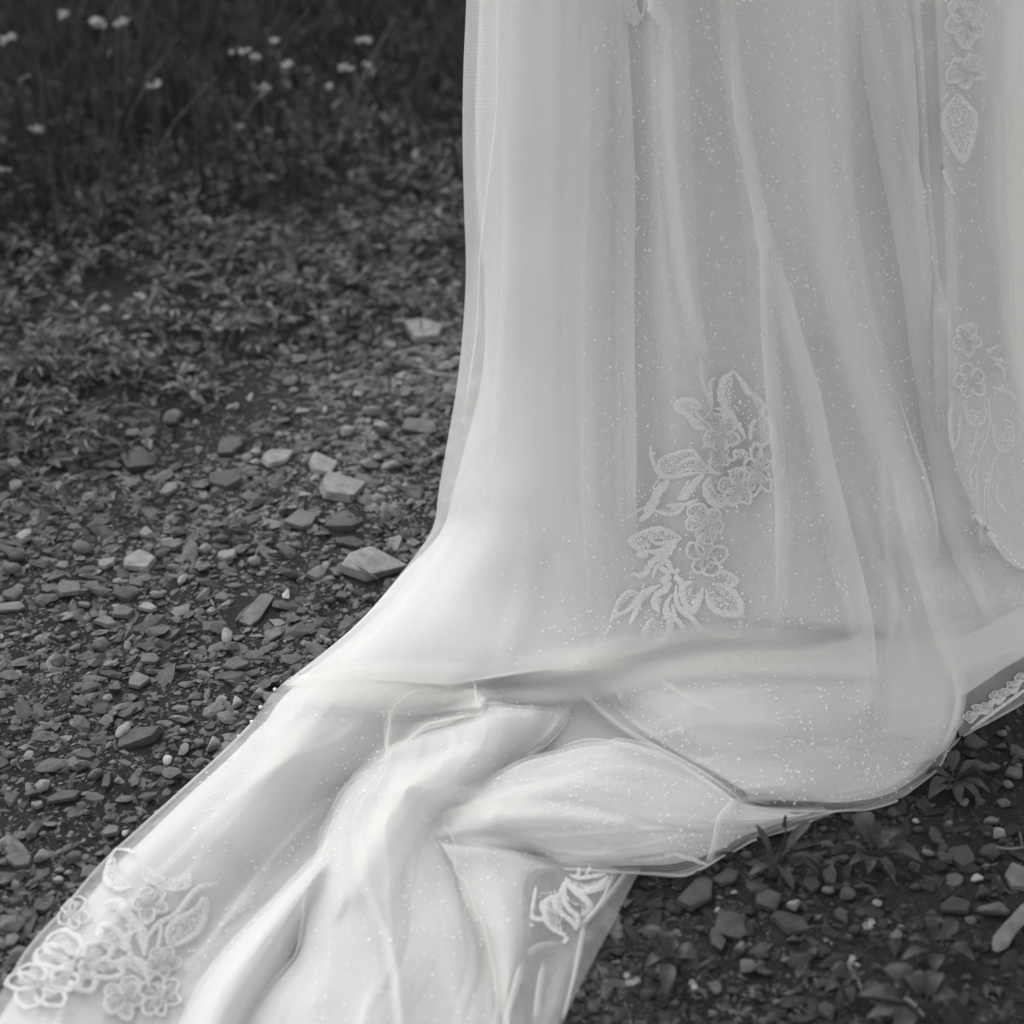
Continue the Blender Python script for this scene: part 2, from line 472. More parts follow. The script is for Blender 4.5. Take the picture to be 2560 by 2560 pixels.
SKIRT_RIDGES = [
    ([(1442, -300), (1439, 400), (1429, 662), (1426, 994), (1426, 1192), (1444, 1457), (1470, 1640)], .010, 16, 4.0),
    ([(1508, -300), (1508, 600), (1513, 1280), (1530, 1560)], .006, 14, 2.0),
    ([(1545, -300), (1545, 0), (1555, 232), (1565, 464), (1562, 729), (1571, 1280)], .009, 13, 1.5),
    ([(1640, -300), (1651, 99), (1661, 298), (1677, 497), (1704, 729), (1737, 861)], .011, 22, 1.6),
    ([(1800, -300), (1817, 0), (1843, 232), (1876, 431), (1906, 596), (1916, 795), (1933, 994), (1948, 1159), (1956, 1280), (1948, 1524), (1918, 1630)], .011, 15, 1.8),
    ([(1906, 596), (1942, 715), (1982, 848), (2022, 994), (2055, 1159), (2088, 1290), (2124, 1445), (2152, 1569), (2169, 1673)], .011, 16, 2.0),
    ([(2020, -300), (2029, 199), (2048, 431), (2082, 662), (2121, 828), (2161, 961), (2207, 1093), (2241, 1192), (2267, 1300), (2314, 1466), (2355, 1623)], .018, 34, 2.2),
    ([(2150, -300), (2161, 0), (2194, 199), (2227, 397), (2260, 563), (2294, 762), (2313, 961), (2353, 1159), (2373, 1280), (2409, 1383), (2455, 1486), (2508, 1598)], .012, 17, 1.8),
    ([(2245, -300), (2250, 0), (2267, 232), (2280, 431), (2304, 662), (2313, 828), (2340, 1000)], .013, 15, 1.3),
    ([(2315, -300), (2320, 0), (2333, 232), (2347, 431), (2360, 629), (2363, 861), (2366, 1126)], .014, 14, 1.4),
    ([(2472, -300), (2472, 132), (2470, 500), (2480, 900)], .012, 30, 1.5),
]
BROAD = [([(1330, -300), (1330, 900), (1290, 1500)], .010, 90, 1.0), ([(1475, -300), (1470, 900), (1480, 1500)], .008, 50, 1.0), ([(1590, -300), (1610, 900), (1640, 1500)], -.012, 45, 1.2),
         ([(1660, -300), (1690, 700), (1760, 1300)], .014, 50, 1.3), ([(1760, -300), (1800, 600), (1840, 1400)], -.016, 60, 1.3), ([(1930, -300), (1960, 500), (2000, 800)], .006, 50, 1.2),
         ([(2040, -300), (2060, 500), (2200, 1000), (2330, 1500)], .024, 90, 1.2), ([(2130, -300), (2200, 700), (2330, 1400)], -.014, 45, 1.2), ([(2215, -300), (2270, 700), (2420, 1400)], .014, 36, 1.2), ([(2390, -300), (2400, 700)], -.005, 50, 1.2)]
g = skirt_loft(skirt_rows(0), 640, 360)
nn = normals(g)
low = np.clip((1650 - project(g)[1]) / 350, .15, 1)
disp = (1.7 * ridge_disp(g, SKIRT_RIDGES) + 1.3 * ridge_disp(g, BROAD) + waves(*g.shape[:2], 3, .0028, 30, .5)) * low
skirt_g = g + nn * disp[..., None]
add_grid('tulle_overskirt', skirt_g, M_TULLE, SHEER)
gl = skirt_loft(skirt_rows(75), 640, 360)
nl = normals(gl)
dl = relax(disp.copy()[..., None], 260, 1, 0)[..., 0]
dl = np.minimum(dl, disp) - .003 - .009 * np.clip(gl[..., 2] / .3, .1, 1)
add_grid('satin_lining', (gl + nl * dl[..., None])[::2, ::2], M_SATIN, OPAQUE)
# second, looser layer of net seen beyond the lining at the left edge and doubling the front
skirt2 = skirt_loft(skirt_rows(72), 300, 200)
skirt2 = skirt2 + normals(skirt2) * (-0.006 + waves(*skirt2.shape[:2], 5, .002, 12, 1.0))[..., None]
add_grid('tulle_underlayer', skirt2, M_TULLE, SHEER)

# --- the front opening of the overskirt on the right
op = [
    [PY(2322, -500, 2.06), PY(2450, -500, 2.1), PY(2600, -500, 2.2), PY(2700, -500, 2.3)],
    [PY(2330, 0, 2.005), PY(2450, 0, 2.045), PY(2600, 0, 2.13), PY(2740, 0, 2.3)],
    [PY(2350, 450, 1.965), PY(2450, 450, 2.0), PY(2600, 450, 2.08), PY(2770, 450, 2.3)],
    [PY(2363, 860, 1.91), PY(2450, 860, 1.945), PY(2600, 860, 2.03), PY(2800, 860, 2.28)],
    [PY(2374, 1126, 1.875), PY(2470, 1126, 1.92), PY(2620, 1126, 2.0), PY(2830, 1126, 2.25)],
    [PY(2440, 1290, 1.875), PY(2520, 1260, 1.92), PY(2640, 1250, 1.99), PY(2860, 1250, 2.25)],
    [PY(2500, 1385, 1.88), PY(2580, 1340, 1.93), PY(2660, 1320, 1.99), PY(2870, 1320, 2.25)],
    [PY(2562, 1432, 1.9), PY(2620, 1400, 1.95), PY(2700, 1380, 2.01), PY(2880, 1380, 2.25)],
]
op_g = loft(op, 90, 200)
op_g = op_g + normals(op_g) * (.016 * np.clip(np.linspace(0, 1, 90) / .25, .2, 1))[None, :, None]
op_g = op_g + normals(op_g) * waves(200, 90, 8, .002, 3, 1.0)[..., None]
add_grid('tulle_side_panel', op_g, M_TULLE, SHEER)

# --- train panels (photo x, photo y, height above ground in metres)
def panel(name, rows, inset, n=170, m=170, hs=1.0, seed=1, amp=.0015, fu=6, fv=3, ridges=(), gap=.006, lining=True, cr=None):
    rows = [[(a, b, z if z < .02 else .02 + (z - .02) * hs) for a, b, z in r] for r in rows]
    g = relax(loft(gz(rows), n, m), 60)
    nn = normals(g)
    d = waves(m, n, seed, amp, fu, fv)
    if ridges: d = d + ridge_disp(g, ridges)
    if cr: d = d + relax(creases(m, n, seed + 500, *cr)[..., None].copy(), 2)[..., 0]
    g = g + nn * d[..., None]
    g[..., 2] = np.maximum(g[..., 2], 0.004)
    add_grid(name + '_tulle', g, M_TULLE, SHEER)
    if lining:
        s = sub(g, *inset)
        sn = sub(nn, *inset)
        s = s - sn * gap
        s[..., 2] = np.maximum(s[..., 2], 0.002)
        add_grid(name + '_lining', s, M_SATIN2, OPAQUE)
    return g

left_rows = [
    [(728, 1690, .02), (800, 1680, .092), (950, 1665, .098), (1150, 1680, .085), (1350, 1650, .03), (1520, 1630, .025)],
    [(668, 1748, .015), (760, 1750, .105), (900, 1735, .11), (1050, 1755, .08), (1250, 1740, .025), (1500, 1720, .02)],
    [(636, 1803, .013), (715, 1812, .095), (830, 1812, .105), (945, 1840, .06), (1150, 1830, .015), (1440, 1800, .012)],
    [(570, 1874, .012), (675, 1892, .09), (785, 1895, .09), (880, 1925, .04), (1000, 1930, .012), (1200, 1920, .01)],
    [(466, 1962, .01), (585, 1985, .068), (705, 1990, .062), (800, 2015, .018), (930, 2030, .01), (1050, 2030, .01)],
    [(361, 2060, .01), (485, 2085, .06), (610, 2092, .055), (720, 2120, .014), (840, 2140, .008), (940, 2140, .008)],
    [(250, 2164, .01), (375, 2192, .052), (510, 2205, .045), (630, 2225, .012), (770, 2240, .008), (850, 2240, .008)],
    [(156, 2275, .01), (275, 2302, .048), (410, 2322, .032), (540, 2330, .01), (660, 2340, .008), (760, 2340, .008)],
    [(73, 2368, .01), (195, 2402, .045), (330, 2424, .03), (455, 2438, .01), (580, 2440, .008), (680, 2440, .008)],
    [(8, 2470, .01), (125, 2502, .04), (265, 2522, .03), (390, 2535, .01), (510, 2545, .008), (620, 2545, .008)],
    [(-80, 2600, .01), (45, 2640, .03), (195, 2655, .03), (325, 2665, .01), (450, 2668, .008), (560, 2668, .008)],
    [(-190, 2790, .01), (-60, 2840, .03), (120, 2865, .03), (260, 2880, .01), (390, 2880, .008), (510, 2880, .008)],
]
panel('left_train', left_rows, (.055, 1, 0, 1), n=200, m=260, hs=.55, cr=(26, .0045, 'v'), seed=21, amp=.0014, fu=3, fv=4,
      ridges=[([(640, 1850), (560, 1960), (460, 2060), (330, 2180)], .006, 30, 1.6), ([(780, 1830), (700, 1930), (560, 2080)], .006, 40, 1.5)])
panel('roll_fold', [
    [(830, 2090, .04), (850, 2110, .06), (880, 2130, .05)],
    [(782, 2148, .03), (812, 2152, .085), (850, 2170, .06)],
    [(724, 2199, .02), (766, 2202, .10), (815, 2215, .06)],
    [(654, 2273, .015), (710, 2275, .10), (780, 2290, .04)],
    [(600, 2327, .015), (665, 2338, .10), (750, 2355, .03)],
    [(520, 2421, .012), (600, 2432, .095), (710, 2445, .02)],
    [(464, 2519, .012), (550, 2525, .09), (655, 2535, .012)],
    [(410, 2660, .012), (500, 2660, .08), (600, 2660, .012)],
    [(340, 2880, .012), (440, 2880, .08), (550, 2880, .012)],
], (.0, 1, 0, 1), n=90, m=160, hs=.45, cr=(9, .003, 'v'), seed=4, amp=.001)
panel('centre_train', [
    [(977, 1776, .075), (976, 1840, .06), (992, 1882, .065), (1055, 1823, .075), (1138, 1801, .085), (1203, 1790, .095), (1224, 1758, .10), (1304, 1766, .09), (1434, 1765, .05)],
    [(944, 1856, .05), (985, 1895, .09), (1090, 1868, .125), (1200, 1845, .14), (1300, 1826, .12), (1384, 1834, .04)],
    [(886, 1947, .035), (975, 1960, .125), (1080, 1935, .15), (1180, 1918, .14), (1260, 1900, .09), (1304, 1902, .035)],
    [(845, 1990, .03), (930, 2000, .13), (1020, 1990, .15), (1110, 1985, .13), (1180, 1990, .08), (1218, 2001, .03)],
    [(810, 2060, .03), (895, 2070, .13), (975, 2068, .15), (1040, 2065, .13), (1085, 2052, .08), (1108, 2066, .04)],
    [(784, 2146, .03), (855, 2150, .125), (950, 2150, .145), (1050, 2140, .12), (1118, 2130, .06), (1142, 2138, .025)],
    [(763, 2210, .03), (845, 2228, .12), (950, 2238, .14), (1060, 2230, .11), (1140, 2218, .05), (1172, 2214, .02)],
    [(746, 2310, .03), (845, 2328, .12), (980, 2330, .13), (1100, 2322, .105), (1180, 2312, .055), (1214, 2312, .018)],
    [(738, 2395, .025), (850, 2430, .115), (1000, 2432, .125), (1120, 2430, .095), (1205, 2430, .05), (1241, 2430, .015)],
    [(640, 2510, .02), (800, 2520, .105), (1000, 2522, .115), (1130, 2520, .085), (1222, 2520, .045), (1257, 2520, .015)],
    [(585, 2650, .02), (800, 2660, .1), (1000, 2662, .1), (1150, 2660, .07), (1240, 2660, .04), (1282, 2660, .015)],
    [(520, 2880, .02), (780, 2890, .1), (1000, 2892, .1), (1170, 2890, .07), (1280, 2885, .04), (1330, 2880, .015)],
], (0, 1, 0, 1), n=260, m=320, hs=.32, cr=(44, .0055, 'v'), seed=31, amp=.0022, fu=3, fv=3,
      ridges=[([(990, 1890), (1100, 1850), (1220, 1810), (1330, 1790)], .010, 22, 1.8), ([(900, 1960), (1050, 1940), (1180, 1890)], .006, 26, 1.6),
              ([(1217, 1995), (1120, 1993), (1010, 1995)], .010, 16, 1.6), ([(1000, 2060), (930, 2160), (880, 2240)], .006, 30, 2.0),
              ([(1085, 2060), (1120, 2200), (1160, 2400), (1180, 2560)], .005, 30, 1.8), ([(950, 2250), (940, 2560)], .004, 40, 1.5)])
panel('dotted_train', [
    [(1030, 2060, .06), (1300, 1905, .09), (1375, 1879, .09), (1460, 1852, .09), (1540, 1855, .085), (1640, 1880, .085), (1760, 1950, .06), (1850, 2005, .04), (1950, 2018, .03), (2060, 2020, .02)],
    [(1040, 2080, .08), (1250, 2000, .12), (1450, 1945, .13), (1600, 1950, .13), (1720, 1995, .10), (1830, 2036, .055), (1950, 2040, .03), (2075, 2030, .012)],
    [(1060, 2100, .09), (1250, 2058, .13), (1430, 2030, .135), (1570, 2035, .125), (1710, 2045, .085), (1810, 2060, .045), (1910, 2060, .02), (2085, 2030, .01)],
    [(1080, 2120, .04), (1260, 2090, .085), (1420, 2105, .09), (1560, 2105, .085), (1700, 2095, .055), (1795, 2090, .03), (1890, 2078, .015), (2092, 2029, .008)],
    [(1100, 2140, .03), (1290, 2118, .04), (1403, 2169, .02), (1470, 2172, .02), (1590, 2168, .012), (1690, 2158, .01), (1780, 2135, .008), (1875, 2095, .007), (2100, 2027, .006)],
    [(1110, 2150, .02), (1300, 2135, .02), (1410, 2178, .01), (1536, 2183, .008), (1631, 2189, .006), (1712, 2194, .005), (1768, 2167, .005), (1871, 2102, .005), (2105, 2026, .005)],
], (0, .93, 0, .80), n=260, m=170, hs=.32, cr=(34, .005, 'u'), seed=41, amp=.0022, fu=4, fv=3,
      ridges=[([(1240, 2052), (1400, 2048), (1560, 2060)], .008, 20, 1.6), ([(1540, 1862), (1640, 1885), (1730, 1930), (1835, 2010)], .008, 12, 1.6)])
panel('lower_billow', [
    [(1395, 1682, .06), (1515, 1650, .11), (1693, 1652, .155), (1870, 1632, .19), (2100, 1600, .21), (2300, 1560, .20), (2400, 1560, .17)],
    [(1500, 1783, .055), (1650, 1738, .115), (1850, 1715, .16), (2100, 1690, .195), (2300, 1690, .175), (2390, 1700, .09)],
    [(1592, 1850, .055), (1745, 1818, .11), (1950, 1795, .155), (2150, 1780, .16), (2320, 1775, .125), (2397, 1765, .04)],
    [(1730, 1926, .05), (1870, 1890, .09), (2050, 1872, .12), (2200, 1862, .105), (2330, 1842, .055), (2400, 1815, .018)],
    [(1838, 1993, .035), (1896, 1978, .05), (1985, 1965, .06), (2110, 1955, .05), (2230, 1930, .03), (2330, 1880, .015), (2390, 1838, .01)],
    [(1838, 2006, .02), (1898, 2006, .02), (2000, 2007, .02), (2125, 2004, .016), (2240, 1975, .012), (2330, 1912, .009), (2385, 1850, .007)],
    [(1840, 2014, .012), (1900, 2022, .012), (2003, 2029, .010), (2128, 2027, .008), (2212, 2012, .007), (2268, 1987, .007), (2290, 1962, .006), (2335, 1929, .006), (2366, 1872, .006), (2398, 1838, .006)],
], (.05, .985, 0, .84), n=240, m=200, hs=.5, cr=(34, .0055, 'u'), seed=51, amp=.0025, fu=2.5, fv=4,
      ridges=[([(1400, 1690), (1500, 1783), (1592, 1850), (1730, 1926), (1838, 1993)], .008, 12, 1.5), ([(1560, 1740), (1720, 1830), (1900, 1860), (2200, 1850)], -.012, 45, 1.6),
              ([(2272, 1560), (2355, 1623), (2384, 1693), (2393, 1739), (2388, 1790), (2330, 1880), (2250, 1950)], .010, 16, 2.0),
              ([(2152, 1569), (2169, 1673), (2177, 1755)], .008, 18, 1.5)])
panel('right_hem', [
    [(2330, 1600, .10), (2440, 1580, .09), (2530, 1530, .08), (2640, 1460, .06), (2760, 1400, .05)],
    [(2360, 1700, .07), (2450, 1660, .06), (2530, 1600, .05), (2640, 1530, .04), (2760, 1470, .03)],
    [(2380, 1780, .03), (2450, 1735, .028), (2520, 1685, .025), (2600, 1640, .02), (2760, 1560, .02)],
    [(2400, 1842, .006), (2450, 1815, .006), (2500, 1792, .006), (2560, 1754, .006), (2660, 1690, .006), (2760, 1630, .006)],
], (0, 1, 0, .60), n=110, m=110, seed=61, amp=.001)
# sheer end of the train: three overlapping folds of net
panel('sheer_end', [
    [(1100, 2120, .03), (1300, 2130, .03), (1403, 2160, .02), (1500, 2165, .015), (1602, 2172, .008)],
    [(1150, 2230, .02), (1300, 2240, .025), (1400, 2250, .02), (1500, 2250, .014), (1563, 2244, .005)],
    [(1180, 2320, .015), (1300, 2330, .03), (1400, 2330, .012), (1480, 2320, .018), (1536, 2304, .005)],
    [(1210, 2430, .01), (1300, 2430, .03), (1370, 2430, .01), (1430, 2430, .018), (1466, 2436, .005)],
    [(1240, 2560, .01), (1290, 2560, .03), (1340, 2560, .01), (1375, 2560, .018), (1408, 2556, .005)],
    [(1250, 2660, .01), (1290, 2660, .03), (1320, 2660, .01), (1350, 2660, .015), (1370, 2660, .005)],
    [(1230, 2870, .01), (1270, 2870, .03), (1300, 2870, .01), (1320, 2870, .012), (1335, 2870, .005)],
], (0, 1, 0, 1), n=110, m=150, seed=71, amp=.0015, fu=3, fv=2, lining=False)
panel('sheer_fold', [
    [(1110, 2110, .04), (1250, 2120, .045), (1403, 2150, .035), (1500, 2160, .028), (1548, 2172, .02)],
    [(1150, 2230, .035), (1300, 2240, .04), (1400, 2250, .03), (1480, 2250, .028), (1513, 2252, .015)],
    [(1180, 2310, .03), (1300, 2320, .04), (1380, 2320, .025), (1430, 2318, .025), (1460, 2314, .015)],
    [(1210, 2430, .02), (1300, 2430, .035), (1360, 2430, .02), (1410, 2430, .025), (1438, 2436, .012)],
    [(1240, 2560, .02), (1290, 2560, .035), (1330, 2560, .02), (1370, 2560, .025), (1396, 2556, .012)],
    [(1250, 2660, .02), (1290, 2660, .03), (1320, 2660, .02), (1340, 2660, .02), (1360, 2660, .01)],
], (0, 1, 0, 1), n=90, m=130, seed=72, amp=.0015, fu=3, fv=2, lining=False)
panel('dense_fold', [
    [(1100, 2105, .05), (1200, 2110, .055), (1290, 2130, .05), (1400, 2172, .03)],
    [(1140, 2180, .04), (1220, 2190, .05), (1300, 2195, .045), (1339, 2190, .03)],
    [(1150, 2240, .035), (1230, 2250, .05), (1290, 2260, .045), (1328, 2260, .03)],
    [(1180, 2310, .03), (1250, 2320, .05), (1300, 2320, .045), (1330, 2318, .025)],
    [(1215, 2400, .02), (1260, 2400, .045), (1295, 2400, .04), (1314, 2398, .02)],
    [(1235, 2500, .015), (1260, 2500, .04), (1275, 2500, .035), (1285, 2500, .02)],
    [(1255, 2580, .01), (1262, 2580, .03), (1268, 2580, .025), (1275, 2580, .012)],
], (0, .93, 0, 1), n=90, m=130, seed=73, amp=.0015, fu=3, fv=2)
panel('sheer_flap', [
    [(975, 1777, .055), (1050, 1726, .05), (1112, 1724, .045), (1180, 1720, .05), (1215, 1742, .06)],
    [(958, 1830, .05), (1040, 1785, .035), (1110, 1775, .03), (1170, 1765, .04), (1212, 1770, .065)],
    [(966, 1900, .055), (1010, 1862, .05), (1060, 1828, .055), (1120, 1806, .06), (1206, 1788, .06)],
], (0, 1, 0, 1), n=60, m=50, seed=75, amp=.002, fu=3, fv=2, lining=False)
panel('tucked_layer', [
    [(1420, 1600, .055), (1600, 1570, .08), (1780, 1550, .095), (2000, 1560, .105)],
    [(1440, 1650, .05), (1600, 1620, .072), (1780, 1605, .085), (2000, 1620, .095)],
    [(1460, 1690, .03), (1620, 1680, .045), (1800, 1670, .055), (2000, 1670, .06)],
], (0, 1, 0, 1), n=80, m=50, seed=77, amp=.002, fu=3, fv=2, gap=.004)
# flat lower layer of lining glimpsed in the gaps
panel('under_train', [
    [(1000, 1560, .03), (1400, 1540, .06), (1800, 1520, .075), (2200, 1530, .06)],
    [(960, 1760, .014), (1350, 1720, .03), (1700, 1660, .05), (2250, 1700, .01)],
    [(860, 1950, .008), (1200, 1920, .01), (1650, 1900, .01), (2200, 1850, .01)],
    [(900, 2060, .006), (1150, 2060, .008), (1600, 2040, .008), (2050, 1980, .008)],
], (0, 1, 0, 1), n=90, m=90, seed=81, amp=.002, gap=.003)

# ------------------------------------------------------------------ tracing onto the cloth
def bvh(lst):
    V, F, k = [], [], 0
    for v, f in lst:
        V.append(v); F.append(f + k); k += len(v)
    V = np.concatenate(V); F = np.concatenate(F)
    return BVHTree.FromPolygons([Vector(v) for v in V.tolist()], F.tolist())
BV_ALL = bvh(OPAQUE + SHEER)
BV_OP = bvh(OPAQUE)
EYE = Vector((0, 0, H))

def trace(nx, ny, off=0.002, tree=None):
    d = Vector(ray(nx, ny)).normalized()
    hit, nrm, idx, dist = (tree or BV_ALL).ray_cast(EYE, d)
    if hit is None or dist > 3.2:
        return None, None
    if nrm.dot(d) > 0: nrm = -nrm
    return hit + nrm * off, nrm

def smooth2d(pts, n):
    P = np.array([(p[0], p[1], 0) for p in pts], float)
    if len(P) == 2:
        return np.stack([np.linspace(P[0, 0], P[1, 0], n), np.linspace(P[0, 1], P[1, 1], n)], 1)
    return resample(P, n)[:, :2]

def ribbon_geo(pts, w, h=.0005, off=.0016, taper=(.35, .35), n=None, closed=False):
    """a domed strip of thread laid on the cloth along a photo polyline; w = width in photo pixels"""
    if closed: pts = list(pts) + [pts[0]]
    L = sum(math.dist(a, b) for a, b in zip(pts[:-1], pts[1:]))
    n = n or max(6, int(L / 5))
    c = smooth2d(pts, n)
    P, NR = [], []
    for x, y in c:
        p, q = trace(x, y, off)
        if p is None:
            if P: P.append(P[-1]); NR.append(NR[-1])
            else: P.append(Vector(G(x, y, .01))); NR.append(Vector((0, 0, 1)))
        else:
            P.append(p); NR.append(q)
    PA = np.array([tuple(p) for p in P]); NA = np.array([tuple(q) for q in NR])
    # keep the strip from jumping between layers
    dep = np.linalg.norm(PA - np.array([0, 0, H]), axis=1)
    k = np.ones(5) / 5
    for arr in (NA,):
        for j in range(3):
            arr[:, j] = np.convolve(np.pad(arr[:, j], 2, 'edge'), k, 'valid')
    NA /= np.linalg.norm(NA, axis=1, keepdims=True)
    tan = np.gradient(PA, axis=0); tan /= np.linalg.norm(tan, axis=1, keepdims=True) + 1e-9
    side = np.cross(tan, NA); side /= np.linalg.norm(side, axis=1, keepdims=True) + 1e-9
    V, F = [], []
    s = np.linspace(0, 1, n)
    prof = [(-1, -.6), (-.75, .45), (-.3, .95), (.3, .95), (.75, .45), (1, -.6)]
    for i in range(n):
        mpp = dep[i] * T / 1280
        wid = w * mpp / 2
        if not closed:
            wid *= taper[0] + (1 - taper[0]) * min(1, s[i] / .18) if s[i] < .18 else (taper[1] + (1 - taper[1]) * min(1, (1 - s[i]) / .18) if s[i] > .82 else 1)
            wid *= 1 + .12 * math.sin(i * 1.7)
        for a, b in prof:
            V.append(PA[i] + side[i] * wid * a + NA[i] * h * b)
    q = len(prof)
    for i in range(n - 1):
        for j in range(q - 1):
            F.append((i * q + j, i * q + j + 1, (i + 1) * q + j + 1, (i + 1) * q + j))
    return V, F

def bead_geo(x, y, r_px, off=.0025):
    p, q = trace(x, y, off)
    if p is None: return [], []
    mpp = (p - EYE).length * T / 1280
    r = r_px * mpp
    V = []; F = []
    for i, (ph, rr) in enumerate([(-.5, .85), (.2, 1), (.75, .66)]):
        pass
    t = q.orthogonal().normalized(); b = q.cross(t)
    ring = 8
    for ph in (-0.4, 0.25, 0.75):
        for k in range(ring):
            a = 6.2832 * k / ring
            rr = math.sqrt(max(0, 1 - ph * ph)) * r
            V.append(tuple(p + t * math.cos(a) * rr + b * math.sin(a) * rr + q * ph * r))
    V.append(tuple(p + q * r))
    for l in range(2):
        for k in range(ring):
            F.append((l * ring + k, l * ring + (k + 1) % ring, (l + 1) * ring + (k + 1) % ring, (l + 1) * ring + k))
    for k in range(ring): F.append((2 * ring + k, 2 * ring + (k + 1) % ring, 3 * ring))
    return V, F

def flower_geo(cx, cy, r, petals=5, rot=0.0, filled=True, squash=(1, 1), rim=None):
    """embroidered flower: each petal a dish with a corded rim and stitched veins"""
    VV, FF, FI = [], [], []
    def add(vf, net=False):
        v, f = vf
        if net: FI.extend(range(len(FF), len(FF) + len(f)))
        k = len(VV); VV.extend(v); FF.extend([tuple(a + k for a in q) for q in f])
    rim = rim or max(3.2, r * .15)
    for p in range(petals):
        a0 = rot + 6.2832 * p / petals + random.uniform(-.2, .2)
        pr = r * random.uniform(.82, 1.1)
        wid = 2.6 / petals
        la, lb, d0 = pr * .47, pr * min(.5, 1.05 * math.sin(math.pi / petals) * .62) * random.uniform(.92, 1.08), pr * .54
        out = []
        for t in np.linspace(0, 1, 19):
            th = math.pi + 6.2832 * t
            q = 1 + (.07 * math.cos(3 * th + p) + .05 * math.cos(7 * th + 2 * p)) * (math.cos(th) > -.2) + random.uniform(-.03, .03)
            ux, uy = d0 + la * math.cos(th) * q, lb * math.sin(th) * q
            out.append((cx + (ux * math.cos(a0) - uy * math.sin(a0)) * squash[0], cy + (ux * math.sin(a0) + uy * math.cos(a0)) * squash[1]))
        add(ribbon_geo(out, rim, h=.0009, off=.0022, taper=(.7, .7), n=28))
        if filled:
            if not filled: pass
            c, nr = trace(cx + math.cos(a0) * d0 * squash[0], cy + math.sin(a0) * d0 * squash[1], .0026)
            if c is not None:
                vs = [tuple(c)]
                for o_ in out:
                    q, _ = trace(*o_, .0016)
                    vs.append(tuple(q) if q is not None else tuple(c))
                add((vs, [(0, i, i + 1) for i in range(1, len(vs) - 1)]), True)
        for vv in (-.22, 0, .22):
            a1 = a0 + vv * wid * 1.6
            add(ribbon_geo([(cx + math.cos(a1) * pr * .2 * squash[0], cy + math.sin(a1) * pr * .2 * squash[1]),
                            (cx + math.cos(a1) * pr * .68 * squash[0], cy + math.sin(a1) * pr * .68 * squash[1])], rim * .4, h=.0012, off=.0032, n=6))
    for k in range(6):
        a = k * 6.2832 / 6
        add(bead_geo(cx + math.cos(a) * r * .11, cy + math.sin(a) * r * .11, max(1.8, r * .05), .004))
    return VV, FF, FI

LACE_NOW = [M_LACE]
def lace(name, geo, fill=()):
    v, f = geo[0], geo[1]
    fill = set(geo[2]) if len(geo) > 2 else fill
    if not v: return None
    o = mesh_obj(name, v, f, LACE_NOW[0], DRESS)
    if fill:
        o.data.materials.append(M_FILL)
        for i in fill: o.data.polygons[i].material_index = 1
    return o

def tr(o, s):
    return lambda pts: [(o[0] + s * x, o[1] + s * y) for x, y in pts]

A = tr((1500, 880), .2588); SA = .2588
B = tr((1500, 1240), .2588)
Lf = tr((0, 2060), .3313); SL = .3313
Rt = tr((2260, 780), .3623); SR = .3623
Tp = tr((2260, 0), .2691); ST = .2691
Bt = tr((1240, 2080), .2484); SB = .2484

def stems(f, s, items, name='lace_stem'):
    for pts, w in items:
        q = f(pts)
        v, fc = ribbon_geo(q, w * s * 1.15)
        if name == 'lace_leaf' and len(pts) > 4:      # net ground stitched inside the outline
            cx, cy = sum(p[0] for p in q) / len(q), sum(p[1] for p in q) / len(q)
            ring = smooth2d(q, 22); k = len(v)
            for (x, y) in [(cx, cy)] + [((x + cx) / 2, (y + cy) / 2) for x, y in ring] + list(ring):
                p, _ = trace(x, y, .0012)
                v.append(tuple(p) if p is not None else v[-1])
            nf = len(fc)
            fc += [(k, k + 1 + i, k + 2 + i) for i in range(21)]
            fc += [(k + 1 + i, k + 23 + i, k + 24 + i, k + 2 + i) for i in range(21)]
            lace(name, (v, fc), set(range(nf, len(fc))))
        else:
            lace(name, (v, fc))
def flowers(f, s, items):
    for (x, y, r, n, rot, fill, sq) in items:
        (cx, cy), = f([(x, y)])
        lace('lace_flower', flower_geo(cx, cy, r * s, n, rot, fill, sq))
def beads(f, pts, r=2.6):
    VV, FF = [], []
    for x, y in f(pts):
        v, q = bead_geo(x, y, r * random.uniform(.8, 1.15))
        k = len(VV); VV += v; FF += [tuple(a + k for a in t) for t in q]
    if VV: mesh_obj('bead_row', VV, FF, M_BEAD, DRESS)['kind'] = 'stuff'

# skirt motif, upper half
stems(A, SA, [
    ([(1290, 180), (1200, 260), (1165, 380), (1190, 500), (1260, 610), (1340, 720), (1410, 830)], 58),
    ([(1290, 180), (1370, 280), (1440, 390), (1530, 450), (1590, 520), (1580, 600), (1640, 680), (1685, 770), (1640, 850), (1560, 900)], 55),
    ([(1510, 640), (1460, 720), (1450, 850)], 40),
    ([(1030, 740), (930, 720), (860, 620), (740, 530), (800, 470), (900, 470), (980, 550)], 55),
    ([(900, 560), (950, 620), (1010, 680)], 26),
    ([(1060, 1160), (970, 1050), (880, 950), (680, 1000), (580, 1050), (590, 1150), (700, 1205), (900, 1170), (1060, 1160)], 32),
    ([(760, 1090), (880, 1030), (980, 1060), (1060, 1150)], 26),
    ([(740, 1190), (850, 1130), (1000, 1140)], 24),
    ([(1060, 1200), (1010, 1290), (1050, 1420), (1160, 1480), (1270, 1400)], 60),
    ([(1000, 1180), (920, 1260), (830, 1390), (760, 1420)], 62),
    ([(870, 1230), (820, 1320), (770, 1390)], 26),
    ([(680, 1240), (560, 1350), (520, 1450), (430, 1540)], 80),
    ([(950, 1420), (840, 1470), (700, 1480), (640, 1480)], 40),
    ([(1340, 1150), (1420, 1110), (1500, 1180), (1440, 1270), (1350, 1240), (1340, 1150)], 24),
    ([(1180, 1100), (1210, 1040), (1300, 1040), (1300, 960), (1400, 960), (1430, 1030)], 30),
], 'lace_leaf')
